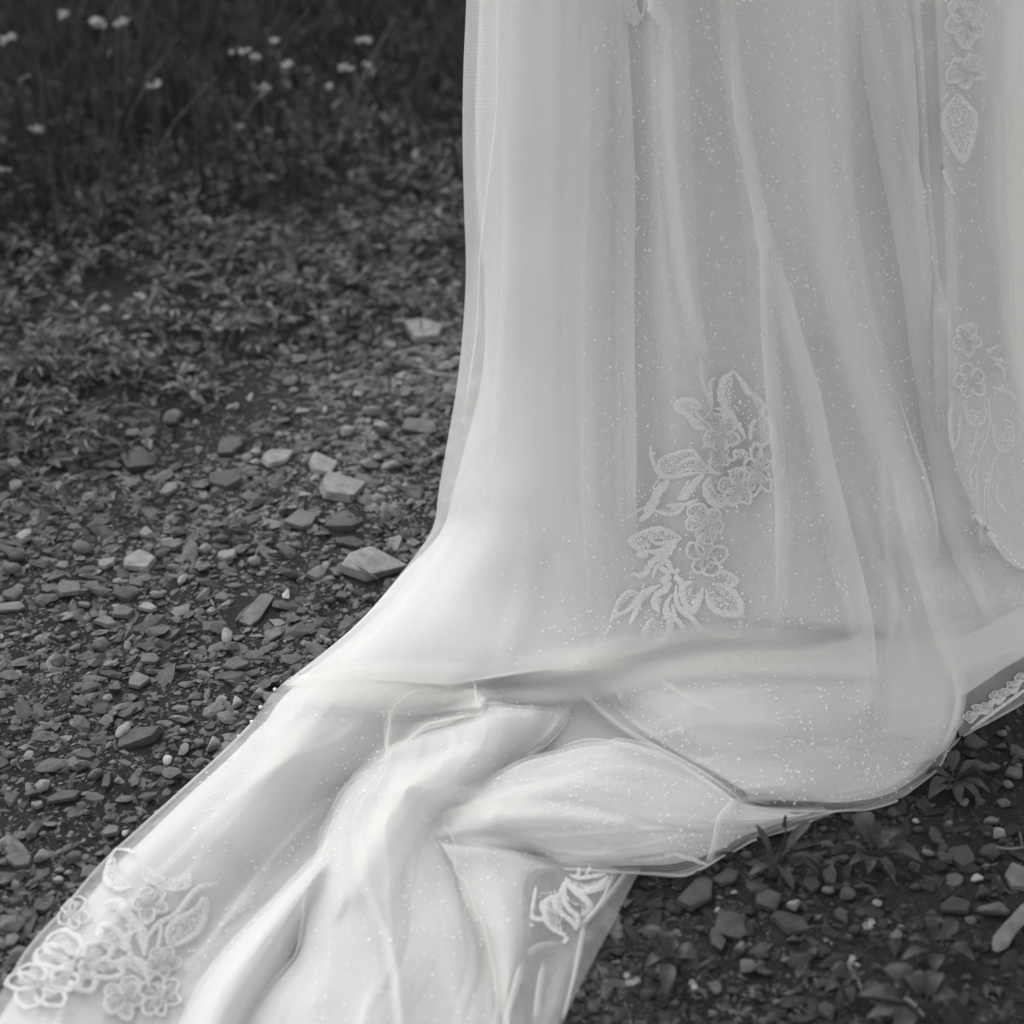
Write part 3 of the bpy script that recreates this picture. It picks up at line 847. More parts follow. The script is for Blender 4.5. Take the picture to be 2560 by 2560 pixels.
stems(A, SA, [
    ([(960, 20), (970, 200), (1000, 350), (1070, 470), (1080, 560)], 48),
    ([(1120, 235), (1070, 290), (1070, 400), (1085, 540)], 36),
    ([(1100, 540), (1170, 560), (1210, 640), (1190, 740)], 30),
    ([(490, 890), (500, 1000), (540, 1120), (600, 1200), (720, 1220)], 38),
    ([(1070, 980), (1050, 1080), (1090, 1160), (1180, 1170)], 34),
    ([(570, 1230), (510, 1310)], 18),
])
flowers(A, SA, [(1180, 800, 200, 5, .4, True, (1, 1)), (1070, 660, 95, 4, .1, True, (1, 1)), (1330, 1300, 185, 5, .9, True, (1, .95)), (1560, 1120, 240, 6, .2, False, (.85, 1.15)), (1150, 1000, 110, 4, .6, True, (1, 1))])
beads(A, [(1290, 370), (1310, 430), (1350, 470), (1400, 515), (1340, 560), (1380, 590), (1430, 630), (1300, 520), (1440, 560), (1440, 470)])
beads(A, [(680, 1000), (750, 990), (820, 985), (880, 950), (870, 910), (890, 1020), (620, 1040)])
beads(A, [(490, 1330), (440, 1370), (410, 1400), (380, 1440), (360, 1470)])
# lower half
stems(B, SA, [
    ([(800, 410), (700, 350), (560, 310), (420, 350), (290, 430), (380, 510), (470, 530)], 40),
    ([(480, 410), (560, 460), (650, 440), (790, 420)], 34),
    ([(470, 530), (560, 540), (650, 490), (760, 430)], 60),
    ([(350, 570), (470, 555)], 62),
    ([(660, 620), (680, 680), (705, 745)], 52),
    ([(570, 690), (630, 715), (690, 750)], 52),
    ([(600, 850), (640, 800), (690, 760)], 70),
    ([(800, 850), (765, 810), (720, 770)], 60),
    ([(770, 700), (720, 750)], 42),
    ([(1000, 880), (960, 1000), (900, 1110), (850, 1100), (800, 960), (810, 860), (900, 830)], 60),
    ([(1030, 900), (1050, 1020), (1130, 1110), (1260, 1140), (1350, 1130), (1360, 1040), (1300, 940), (1200, 870), (1090, 850)], 58),
    ([(1100, 740), (1200, 730), (1300, 780), (1330, 830), (1240, 870), (1150, 850)], 36),
    ([(700, 950), (640, 1080), (680, 1200), (660, 1330), (560, 1410), (430, 1400), (460, 1250), (520, 1180)], 62),
    ([(690, 830), (640, 900), (550, 960), (530, 1050), (580, 1120)], 62),
    ([(590, 860), (500, 900), (400, 950), (370, 1060), (330, 1160), (290, 1240)], 50),
    ([(370, 930), (280, 920), (190, 1000), (140, 1110), (110, 1210)], 34),
    ([(370, 930), (340, 1040), (270, 1110), (160, 1160), (110, 1210)], 34),
    ([(520, 130), (620, 170), (740, 170), (810, 100), (720, 80)], 34),
    ([(380, 240), (460, 180), (540, 100)], 50),
], 'lace_leaf')
stems(B, SA, [
    ([(750, 470), (620, 580), (520, 620), (450, 730), (380, 770), (310, 735)], 52),
    ([(670, 570), (640, 620), (550, 680), (510, 790)], 36),
    ([(740, 860), (740, 1000), (780, 1100), (880, 1170), (960, 1260), (1030, 1300)], 46),
    ([(700, 1040), (730, 1170), (800, 1260), (850, 1340)], 42),
    ([(230, 220), (330, 160), (430, 110), (520, 60)], 24),
])
flowers(B, SA, [(1020, 250, 205, 5, .3, True, (1, .9)), (1010, 575, 215, 5, -1.57, False, (1, 1))])
beads(B, [(1095, 770), (1100, 810), (1090, 855), (1135, 750), (1060, 900), (1080, 990), (1090, 930), (1210, 1080), (1170, 1050)])
beads(B, [(110, 1210), (100, 1265), (60, 1330), (50, 1390), (150, 1110), (190, 1000), (80, 1300)], 3.0)
beads(B, [(400, 1100), (440, 1130), (450, 1180), (480, 1110), (600, 1220), (600, 1260), (640, 1180), (560, 1160), (500, 1150)])
beads(B, [(340, 430), (370, 425), (470, 490), (300, 440), (230, 220), (270, 190), (290, 180)])
# right-hand motif
stems(Rt, SR, [
    ([(420, 640), (440, 760), (520, 780), (570, 700), (580, 580)], 26),
    ([(600, 520), (720, 560), (780, 650), (800, 780)], 32),
    ([(590, 740), (640, 950), (740, 930), (740, 780), (680, 740)], 26),
    ([(330, 620), (310, 740), (330, 960)], 40), ([(380, 700), (370, 860), (330, 960)], 22),
    ([(500, 800), (480, 900), (450, 1010)], 28),
    ([(640, 1180), (640, 1300), (700, 1380)], 32),
    ([(560, 270), (660, 230)], 22), ([(590, 310), (690, 350)], 22), ([(620, 350), (680, 390), (690, 470)], 26),
    ([(480, 1060), (450, 1120), (450, 1200)], 22),
], 'lace_leaf')
stems(Rt, SR, [([(580, 570), (580, 800), (500, 1060), (500, 1380)], 20), ([(640, 950), (560, 1180), (545, 1380)], 22), ([(640, 950), (580, 1180), (580, 1380), (600, 1500)], 20), ([(540, 880), (510, 1000), (500, 1100)], 18)])
flowers(Rt, SR, [(420, 190, 125, 5, .2, True, (.9, 1)), (440, 470, 135, 5, .7, False, (.9, 1))])
beads(Rt, [(490 + 26 * k, 1400 + 31 * k + 10 * math.sin(k * 2)) for k in range(13)], 4.2)
lace('lace_edging', ribbon_geo(Rt([(480, 1390), (600, 1550), (700, 1700), (860, 1800)]), 15))
# top right motif and the leaf tips at the top
flowers(Tp, ST, [(560, 210, 225, 5, .5, True, (.95, 1)), (560, 660, 190, 5, .2, True, (1, .9)), (640, -60, 160, 5, .1, True, (1, 1))])
stems(Tp, ST, [([(490, 870), (370, 1050), (380, 1220), (540, 1490), (640, 1240), (650, 1080), (570, 960), (490, 870)], 55), ([(900, -20), (840, 60)], 60)], 'lace_leaf')
stems(Tp, ST, [([(400, 860), (330, 980), (330, 1200), (370, 1600), (450, 1800)], 50)])
beads(Tp, [(490, 1110), (600, 1230), (590, 1010), (440, 1160), (530, 960)], 4)
Q2 = tr((1280, 0), .6625)
stems(Q2, .6625, [([(435, -30), (455, 50), (472, 95)], 48), ([(500, -40), (555, 50), (592, 128)], 52), ([(440, -10), (490, 70), (512, -20)], 20)], 'lace_leaf')
# train motif, bottom left, in a softer thread
LACE_NOW[0] = M_LACE_LIT
flowers(Lf, SL, [(1230, 1050, 140, 5, .3, True, (1, 1)), (930, 1320, 165, 5, .1, True, (1, 1)), (1210, 1310, 165, 6, .4, False, (1, 1)), (1140, 610, 150, 5, .5, True, (1, .9)), (600, 1060, 330, 6, .2, False, (1.1, .75)), (560, 690, 130, 5, .2, False, (1, 1)), (300, 1230, 260, 5, .8, False, (1.1, .7))])
stems(Lf, SL, [
    ([(1270, 920), (1260, 820), (1320, 740), (1480, 650), (1545, 565), (1545, 700), (1480, 830), (1330, 920), (1270, 920)], 44),
    ([(1090, 1000), (1075, 820), (960, 680), (900, 590), (780, 610)], 62),
    ([(990, 1030), (920, 850), (780, 760), (760, 860), (870, 1010)], 50),
    ([(820, 1100), (900, 1050), (1010, 1030), (1100, 1100), (1110, 1180)], 62),
    ([(880, 180), (830, 280), (800, 420), (900, 500), (1010, 480)], 38), ([(880, 200), (960, 200), (1020, 230)], 30),
    ([(1000, 1010), (960, 900), (990, 800), (940, 760)], 40),
    ([(1080, 300), (1100, 420), (1260, 500), (1420, 480), (1440, 380)], 22),
], 'lace_leaf')
stems(Lf, SL, [([(1190, 950), (1215, 800), (1200, 740)], 28), ([(1100, 890), (1190, 760), (1330, 680), (1480, 500), (1640, 450)], 38)])
beads(Lf, [(1320, 750), (1380, 750), (1465, 735), (1435, 800), (1300, 800), (1350, 800), (1280, 830)], 2.6)
beads(Lf, [(1020, 820), (980, 780), (940, 960), (965, 995), (920, 950), (900, 930), (1000, 840), (950, 860)], 3)
# bottom motif on the sheer end
LACE_NOW[0] = M_LACE
stems(Bt, SB, [
    ([(700, 560), (640, 640), (510, 700), (490, 850), (540, 960), (690, 1060)], 55),
    ([(640, 620), (590, 700), (620, 800), (750, 900), (800, 990)], 55),
    ([(700, 560), (680, 680), (740, 790), (820, 860), (800, 1000)], 52),
    ([(740, 570), (870, 660), (940, 740), (920, 810), (850, 840)], 66),
    ([(700, 470), (760, 560), (860, 610), (960, 590), (1060, 550), (1120, 450)], 66),
    ([(740, 440), (830, 470), (940, 460), (1100, 430)], 46),
    ([(360, 820), (380, 880), (470, 890), (540, 910)], 52),
    ([(400, 560), (380, 700), (360, 820)], 34), ([(460, 700), (450, 780), (480, 830)], 30),
    ([(720, 500), (690, 540), (650, 620)], 50),
    ([(690, 1060), (710, 1090), (670, 1130)], 40),
    ([(830, 360), (830, 430), (780, 460)], 34), ([(950, 360), (900, 440)], 30),
], 'lace_leaf')
beads(Bt, [(450, 635), (480, 632), (510, 632), (545, 628), (590, 618), (640, 612)], 2.6)
beads(Bt, [(720, 680), (740, 702), (765, 722), (795, 738), (820, 740), (660, 860), (648, 890), (638, 920), (690, 1040)], 2.8)
# lace along the right-hand hem
hem = []
for k in range(15):
    t = k / 14
    hem.append((2418 + 150 * t, 1806 - 108 * t + 7 * math.sin(k * 1.9)))
lace('lace_edging', ribbon_geo(hem, 14))
lace('lace_edging', ribbon_geo([(2424 + 150 * k / 14, 1824 - 108 * k / 14) for k in range(15)], 9))
for k in range(0, 14, 2):
    x, y = hem[k]
    lace('lace_flower', flower_geo(x + 4, y - 14, 15, 4, k, True, (1.2, .8)))
for a in ([(1660, 2133), (1700, 2140), (1735, 2150), (1768, 2165)], [(1585, 2150), (1640, 2146), (1690, 2136)]):
    lace('lace_leaf', ribbon_geo(a, 11))
# corded buttons of net along the left edge of the train
beads(lambda p: p, [(632, 1809), (600, 1845), (690, 1728), (655, 1772)], 5)

# ------------------------------------------------------------------ loose layers of net lying over the rest
def smooth01_(a, b, x):
    t = np.clip((x - a) / (b - a), 0, 1); return t * t * (3 - 2 * t)

def overlay(rows, off=.007, n=60, m=60, dens=.75, its=40):
    c = loft([[(x, y, 0) for x, y in r] for r in rows], n, m)
    D = np.full((m, n), np.nan)
    cu = (c[..., 0] - 1280) / 1280 * T; cv = -(c[..., 1] - 1280) / 1280 * T
    R3 = np.stack([cu, CP + cv * SP_, -SP_ + cv * CP], -1)
    R3 /= np.linalg.norm(R3, axis=2, keepdims=True)
    for i in range(m):
        for j in range(n):
            h, _ = trace(c[i, j, 0], c[i, j, 1], 0)
            if h is not None: D[i, j] = (h - EYE).length
    D[np.isnan(D)] = np.nanmedian(D)
    E = D.copy()
    for _ in range(its):
        E = np.minimum(relax(E[..., None].copy(), 3)[..., 0], D)
    E -= off
    GG = np.array([0, 0, H]) + R3 * E[..., None]
    v, u = np.meshgrid(np.linspace(0, 1, m), np.linspace(0, 1, n), indexing='ij')
    fe = lambda t: smooth01_(0, .3, t) * smooth01_(0, .3, 1 - t)
    o = fast_mesh('loose_net', GG.reshape(-1, 3), grid_faces(m, n), M_FOLD, smooth=True, attr=(dens * fe(u) * fe(v)).ravel())
    o.parent = DRESS
    o.matrix_parent_inverse = Matrix.Translation(-DRESS.location)
for rows in [
    [[(700, 1760), (850, 1740), (965, 1740)], [(640, 1850), (760, 1870), (880, 1900)], [(520, 2000), (640, 2050), (780, 2080)], [(420, 2130), (520, 2180), (640, 2210)]],
    [[(1010, 1870), (1150, 1830), (1300, 1800)], [(930, 1960), (1050, 1960), (1180, 1950)], [(880, 2100), (960, 2130), (1030, 2150)], [(860, 2250), (920, 2300), (980, 2330)]],
    [[(1240, 2054), (1400, 2050), (1560, 2062), (1760, 2090)], [(1280, 2100), (1420, 2120), (1580, 2115), (1770, 2110)], [(1330, 2140), (1430, 2165), (1590, 2150), (1780, 2125)]],
    [[(1440, 1690), (1700, 1690), (1950, 1660)], [(1580, 1790), (1800, 1790), (2000, 1760)], [(1760, 1900), (1900, 1890), (2080, 1870)]],
    [[(2180, 1500), (2290, 1500), (2400, 1520)], [(2170, 1620), (2300, 1640), (2440, 1640)], [(2180, 1760), (2290, 1790), (2390, 1780)], [(2150, 1900), (2240, 1900), (2330, 1880)]],
    [[(930, 1700), (1100, 1712), (1300, 1690)], [(900, 1740), (1060, 1760), (1290, 1740)], [(860, 1790), (960, 1800), (1280, 1765)]],
    [[(1130, 1650), (1450, 1590), (1736, 1545), (2000, 1560), (2160, 1580)], [(1140, 1715), (1460, 1680), (1740, 1635), (2010, 1640), (2160, 1650)], [(1150, 1775), (1480, 1760), (1760, 1715), (2020, 1705), (2160, 1710)]],
    [[(1330, 1640), (1560, 1580), (1760, 1540), (1960, 1560)], [(1350, 1690), (1580, 1650), (1770, 1625), (1970, 1635)], [(1370, 1740), (1590, 1720), (1790, 1700), (1980, 1700)]],
    [[(1800, 1540), (2000, 1555), (2250, 1575)], [(1800, 1610), (2000, 1632), (2250, 1650)], [(1810, 1690), (2010, 1700), (2250, 1715)]],
    [[(720, 1650), (950, 1635), (1250, 1640)], [(700, 1712), (940, 1712), (1250, 1695)], [(690, 1780), (930, 1785), (1250, 1750)]],
    [[(1040, 2000), (1200, 1960), (1350, 1915)], [(1070, 2070), (1250, 2060), (1420, 2040)], [(1100, 2150), (1280, 2150), (1440, 2165)]],
    [[(2280, 1540), (2450, 1520), (2620, 1450)], [(2300, 1640), (2450, 1615), (2620, 1560)], [(2330, 1710), (2470, 1685), (2620, 1630)]],
]:
    hem_ = rows[0][0][0] in (1130, 1330, 720, 2280, 1800)
    overlay(rows, dens=1.1 if hem_ else .75, its=70 if hem_ else 40)

# ------------------------------------------------------------------ turned-over folds of net (two or three thicknesses)
def fold(pts, w, dens=1.0, crisp=1, off=.004, ends=.22):
    """net gathered into a fold: dense at its crease, thinning out to the other side and to the ends"""
    L = sum(math.dist(a, b) for a, b in zip(pts[:-1], pts[1:]))
    n = max(12, int(L / 9))
    c = smooth2d(pts, n)
    P, NR = [], []
    for x, y in c:
        p, q = trace(x, y, 0)
        if p is None: p, q = (P[-1], NR[-1]) if P else (Vector(G(x, y, .012)), Vector((0, 0, 1)))
        P.append(p); NR.append(q)
    PA = np.array([tuple(p) for p in P]); NA = np.array([tuple(q) for q in NR])
    dep = np.linalg.norm(PA - np.array([0, 0, H]), axis=1)
    k = min(11, n // 2 * 2 - 1); ker = np.ones(k) / k
    med = np.array([np.median(dep[max(0, i - 4):i + 5]) for i in range(n)])
    dep2 = np.convolve(np.pad(np.minimum(dep, med), k // 2, 'edge'), ker, 'valid')
    eye = np.array([0, 0, H])
    PA = eye + (PA - eye) / dep[:, None] * (dep2 - off)[:, None]
    for j in range(3): NA[:, j] = np.convolve(np.pad(NA[:, j], k // 2, 'edge'), ker, 'valid')
    NA /= np.linalg.norm(NA, axis=1, keepdims=True)
    tan = np.gradient(PA, axis=0); tan /= np.linalg.norm(tan, axis=1, keepdims=True) + 1e-9
    side = np.cross(tan, NA); side /= np.linalg.norm(side, axis=1, keepdims=True) + 1e-9
    prof = [(-1, 0, 0), (-.6, .2, .35), (-.2, .6, .7), (.2, .9, 1), (.6, 1, 1.1), (.85, .8, 1.3), (1, .3, 1.5)] if crisp else [(-1, 0, 0), (-.6, .5, .55), (-.2, .9, .95), (.2, .9, .95), (.6, .5, .55), (1, 0, 0)]
    if crisp < 0: prof = [(-a, h, t) for a, h, t in prof[::-1]]
    V, F, A_ = [], [], []
    for i in range(n):
        t = i / (n - 1); e = min(1, t / ends, (1 - t) / ends) if ends else 1
        e = e * e * (3 - 2 * e)
        wid = w * dep2[i] * T / 1280 / 2 * (.55 + .45 * e)
        for a, h, d in prof:
            V.append(PA[i] + side[i] * wid * a + NA[i] * .004 * h); A_.append(d * e * dens)
    q = len(prof)
    F = np.array([(i * q + j, i * q + j + 1, (i + 1) * q + j + 1, (i + 1) * q + j) for i in range(n - 1) for j in range(q - 1)])
    o = fast_mesh('net_fold', np.array(V), F, M_FOLD, smooth=True, attr=A_)
    o.parent = DRESS
    o.matrix_parent_inverse = Matrix.Translation(-DRESS.location)
for f_ in [
    ([(1442, -60), (1439, 400), (1429, 662), (1426, 994), (1426, 1192), (1444, 1457), (1470, 1640)], 70, .45, -1),
    ([(1475, -60), (1475, 400), (1468, 662), (1466, 994), (1470, 1192), (1484, 1457), (1490, 1600)], 90, .4, 0),
    ([(1553, -60), (1560, 232), (1570, 464), (1567, 729), (1571, 1000), (1576, 1280), (1590, 1450)], 44, .9, -1),
    ([(1655, 20), (1665, 298), (1682, 497), (1712, 729), (1760, 900)], 76, .8, 0),
    ([(1820, -60), (1848, 232), (1881, 431), (1911, 596), (1920, 795), (1936, 994), (1950, 1159), (1958, 1280), (1949, 1524), (1918, 1630)], 40, 1.0, 1),
    ([(1800, -60), (1828, 232), (1858, 431)], 90, .4, 0),
    ([(1906, 560), (1942, 715), (1982, 848), (2022, 994), (2055, 1159), (2088, 1290), (2124, 1445), (2152, 1569), (2169, 1673), (2177, 1765)], 66, .9, -1),
    ([(2029, 120), (2048, 431), (2082, 662), (2121, 828), (2161, 961), (2207, 1093), (2241, 1192), (2267, 1300), (2314, 1466), (2355, 1623), (2384, 1693), (2393, 1760)], 110, .75, 0),
    ([(2210, 1060), (2255, 1200), (2275, 1300), (2320, 1466), (2360, 1623), (2390, 1693), (2396, 1770), (2370, 1850), (2300, 1930)], 44, .9, 1),
    ([(2161, -60), (2194, 199), (2227, 397), (2260, 563), (2294, 762), (2313, 961), (2340, 1080)], 60, .9, 1),
    ([(2300, 900), (2353, 1159), (2373, 1280), (2409, 1383), (2455, 1486), (2508, 1610)], 54, .8, 1),
    ([(2250, -60), (2267, 232), (2280, 431), (2304, 662), (2313, 860)], 46, .9, -1),
    ([(2318, -60), (2333, 232), (2347, 431), (2360, 629), (2363, 861), (2366, 1160)], 56, 1.0, 1),
    ([(2207, 1060), (2215, 1300), (2230, 1480), (2225, 1600), (2213, 1700)], 36, .7, 0),
    ([(2120, 1180), (2190, 1400), (2260, 1560), (2285, 1720)], 50, .6, 0),
    ([(2050, 1290), (2110, 1480), (2150, 1640)], 40, .5, 0),
    ([(2470, -60), (2478, 300), (2490, 700)], 90, .6, 0), ([(2540, -160), (2530, 400), (2545, 1000)], 130, 2.0, 0), ([(2590, -160), (2570, 400), (2580, 1150)], 190, 2.6, 0),  # wide dense strips are extra pale net, painting the light along the right edge
    ([(1330, 1300), (1300, 1500), (1240, 1690)], 80, .4, 0), ([(1270, 200), (1265, 700), (1230, 1200)], 90, .35, 0),
    ([(1395, 1680), (1500, 1779), (1592, 1846), (1730, 1922), (1838, 1990)], 16, .5, -1, .003, .2),
    ([(1420, 1680), (1548, 1795), (1660, 1866), (1790, 1935), (1900, 1984)], 60, .35, 0, .004, .25),
    ([(1500, 1662), (1545, 1720), (1570, 1770)], 22, .8, 1), ([(1640, 1690), (1720, 1740), (1820, 1790)], 22, .6, 1),
    ([(1380, 1882), (1470, 1856), (1560, 1866), (1650, 1890)], 16, .45, -1), ([(1560, 1866), (1650, 1888), (1740, 1935), (1835, 2005)], 16, .6, 1),
    ([(1240, 2056), (1400, 2050), (1560, 2062)], 46, .7, 0), ([(1250, 2000), (1420, 1960), (1600, 1975)], 80, .35, 0),
    ([(1842, 2000), (1802, 2045), (1790, 2090), (1782, 2130), (1768, 2165)], 18, .8, 1, .003, .1),
    ([(1838, 2005), (1880, 1995), (1930, 2010)], 22, .4, 0),
    ([(1207, 1762), (1196, 1772), (1188, 1730), (1184, 1706)], 10, .8, 1, .003, .08), ([(1095, 1768), (1117, 1745), (1126, 1710)], 9, .8, -1, .004, .08), ([(955, 1830), (976, 1778), (1010, 1745), (1055, 1724), (1112, 1728)], 8, .7, 1, .004, .08),
    ([(968, 1904), (1055, 1824), (1138, 1800), (1204, 1788)], 10, .6, 1), ([(980, 1776), (972, 1840), (968, 1904)], 12, .5, 1),
    ([(1470, 1650), (1600, 1622), (1736, 1585)], 18, .9, 1), ([(1735, 1590), (1790, 1640), (1870, 1645)], 22, .9, 1), ([(1850, 1530), (1850, 1570), (1830, 1590), (1740, 1580)], 16, .9, 0),
    ([(1840, 1650), (1960, 1640), (2120, 1638)], 26, .6, -1),
    ([(1313, 2400), (1290, 2470), (1270, 2530), (1262, 2600)], 24, .9, 1), ([(1364, 2400), (1350, 2480), (1342, 2570)], 20, .9, 1), ([(1459, 2313), (1456, 2345), (1436, 2440), (1401, 2555)], 14, 1.0, 1, .004, .08), ([(1565, 2185), (1513, 2254), (1459, 2313)], 14, 1.0, 1, .004, .08),
    ([(1533, 2182), (1500, 2260), (1440, 2330)], 12, .8, 1), ([(1314, 2398), (1340, 2370), (1400, 2358)], 20, .6, 0),
    ([(1250, -40), (1246, 265), (1225, 460), (1205, 640), (1199, 795), (1192, 860), (1160, 1080)], 12, .35, 1, .002, .1),
    ([(644, 1803), (564, 1883), (444, 1993), (365, 2064), (254, 2168), (160, 2279), (77, 2373), (14, 2475)], 7, .8, 1, .002, .02),
    ([(780, 1708), (870, 1702), (930, 1700), (1100, 1711), (1192, 1700), (1340, 1677), (1470, 1668), (1590, 1632)], 7, .8, -1, .002, .1),
    ([(2405, 1842), (2450, 1815), (2500, 1792), (2560, 1754)], 8, .8, 1, .002, .02),
    ([(1403, 2173), (1536, 2181), (1631, 2187), (1712, 2191), (1747, 2181), (1768, 2165), (1871, 2101), (1946, 2079), (2037, 2050)], 6, .8, 1, .002, .02),
    ([(1845, 2012), (1900, 2020), (2003, 2027), (2128, 2025), (2212, 2009), (2268, 1985), (2335, 1927), (2366, 1871)], 6, .8, 1, .002, .02),
    ([(870, 1955), (832, 2020), (805, 2070), (782, 2146)], 9, .5, -1), ([(766, 2200), (752, 2270), (745, 2350), (738, 2400)], 9, .5, -1), ([(1089, 2050), (1118, 2073), (1141, 2116), (1142, 2180), (1168, 2207), (1193, 2273), (1216, 2318), (1240, 2430), (1256, 2540)], 8, .6, 1, .002, .1),
    ([(1217, 2000), (1167, 2024), (1089, 2049)], 18, .8, 1), ([(1431, 1768), (1383, 1836), (1300, 1903)], 16, .8, -1),
]:
    fold(*f_)

# ------------------------------------------------------------------ glitter dots flocked on the net
def dot_field():
    pts = []; seen = set()
    def fill(poly_fn, n, box):
        c = 0
        while c < n:
            x, y = random.uniform(box[0], box[2]), random.uniform(box[1], box[3])
            if poly_fn(x, y):
                c += 1
                key = (int(x / 11), int(y / 11))
                if key in seen: continue
                seen.add(key); pts.append((x, y))
    T_ = lambda x, y: True
    fill(lambda x, y: x > 1480 + random.uniform(-40, 90), 3400, (1430, -20, 2560, 1600))
    fill(T_, 60, (1250, 1300, 1500, 1690))
    fill(lambda x, y: y > 1640 and (x - 1395) * .7 > (y - 1690) and not (y > 2000 and x > 2050), 620, (1420, 1640, 2390, 2010))
    fill(lambda x, y: y > 1850 + abs(x - 1500) * .3 and (x - 1850) * .75 + 2000 < y + 60, 460, (1230, 1860, 1860, 2150))
    fill(T_, 90, (760, 1850, 1300, 2030)); fill(T_, 260, (770, 2050, 1240, 2560))
    fill(lambda x, y: 2450 < x + y < 2900, 200, (480, 1720, 960, 2250))
    fill(T_, 70, (1000, 1700, 1430, 1800))
    fill(T_, 50, (1150, 2130, 1330, 2320))
    for cx, cy, r, n in [(1620, 370, 60, 46), (1600, 480, 50, 20), (1605, 590, 50, 24), (1630, 920, 60, 40), (1760, 330, 60, 26), (1800, 650, 60, 26), (1880, 1110, 70, 30),
                         (1450, 1560, 60, 60), (1990, 1080, 60, 26), (2100, 1440, 45, 45), (1960, 1580, 60, 40), (2260, 740, 60, 20), (2240, 900, 80, 30), (2300, 1050, 60, 24), (1690, 1810, 60, 80), (1660, 1850, 50, 30), (2000, 1800, 60, 40), (1990, 1880, 90, 60),
                         (1930, 1940, 70, 50), (2230, 1920, 70, 60), (2150, 1930, 60, 40), (2150, 1860, 60, 26), (1500, 2110, 50, 60), (1520, 2070, 60, 24), (1390, 2000, 60, 30), (1700, 2090, 60, 20),
                         (700, 2060, 60, 36), (720, 2120, 50, 30), (600, 2270, 45, 60), (560, 2330, 50, 44), (520, 2400, 45, 36), (700, 2370, 30, 24), (640, 2180, 40, 20), (1080, 2260, 120, 30), (1870, 1620, 50, 20), (1960, 1570, 50, 20), (2140, 1750, 60, 26), (1600, 1760, 50, 20), (1330, 2250, 40, 14), (780, 2420, 50, 12)]:
        for _ in range(int(n * .45)):
            a = random.uniform(0, 6.283); q = r * math.sqrt(-math.log(random.uniform(.05, 1))) * .7
            pts.append((cx + math.cos(a) * q * 1.1, cy + math.sin(a) * q))
    return pts
DV, DF = [], []
for x, y in dot_field():
    p, q = trace(x, y, .0016)
    if p is None or (p - EYE).length > 2.9: continue
    mpp = (p - EYE).length * T / 1280
    r = (1.5 + 2.9 * random.random() ** 1.6) * mpp
    t = q.orthogonal().normalized(); b = q.cross(t)
    k = len(DV); DV.append(tuple(p + q * .0008)); n_ = 7; ph = random.uniform(0, 6.28)
    for i in range(n_):
        a = ph + 6.2832 * i / n_; rr = r * random.uniform(.6, 1.15)
        DV.append(tuple(p + t * math.cos(a) * rr + b * math.sin(a) * rr))
    for i in range(n_): DF.append((k, k + 1 + i, k + 1 + (i + 1) % n_))
dots = mesh_obj('glitter_dots', DV, DF, M_DOT, DRESS)
dots['kind'] = 'stuff'

# ------------------------------------------------------------------ ground
def axis(lo, hi, step, far):
    a = list(np.arange(lo, hi + 1e-6, step)); s = step
    left, right = [lo], [hi]
    while left[-1] > -far: s *= 1.35; left.append(left[-1] - s)
    s = step
    while right[-1] < far: s *= 1.35; right.append(right[-1] + s)
    return np.array(left[:0:-1] + a + right[1:])
gx = axis(-1.5, 1.2, .012, 150); gy = axis(1.0, 4.2, .012, 150)
X, Yg = np.meshgrid(gx, gy)
WV = []
for k in range(26):
    f = 3 * 1.28 ** k if k < 14 else 40 + 9 * k
    WV.append((f, rng.uniform(0, 6.28), rng.uniform(0, 6.28), .0012 / (1 + k * .18)))
def ground_z(x, y):
    z = 0
    for f, a, ph, am in WV: z = z + am * np.sin((x * math.cos(a) + y * math.sin(a)) * f + ph)
    near = np.clip(1.2 - np.maximum(np.abs(x + .1) - 1.2, 0) / 2 - np.maximum(np.abs(y - 2.6) - 1.6, 0) / 2, 0, 1)
    return z * near - .004
Z = ground_z(X, Yg)
GR = np.stack([X, Yg, Z], -1)
ground = fast_mesh('ground', GR.reshape(-1, 3), grid_faces(*X.shape), M_SOIL, smooth=True)
ground['kind'] = 'structure'

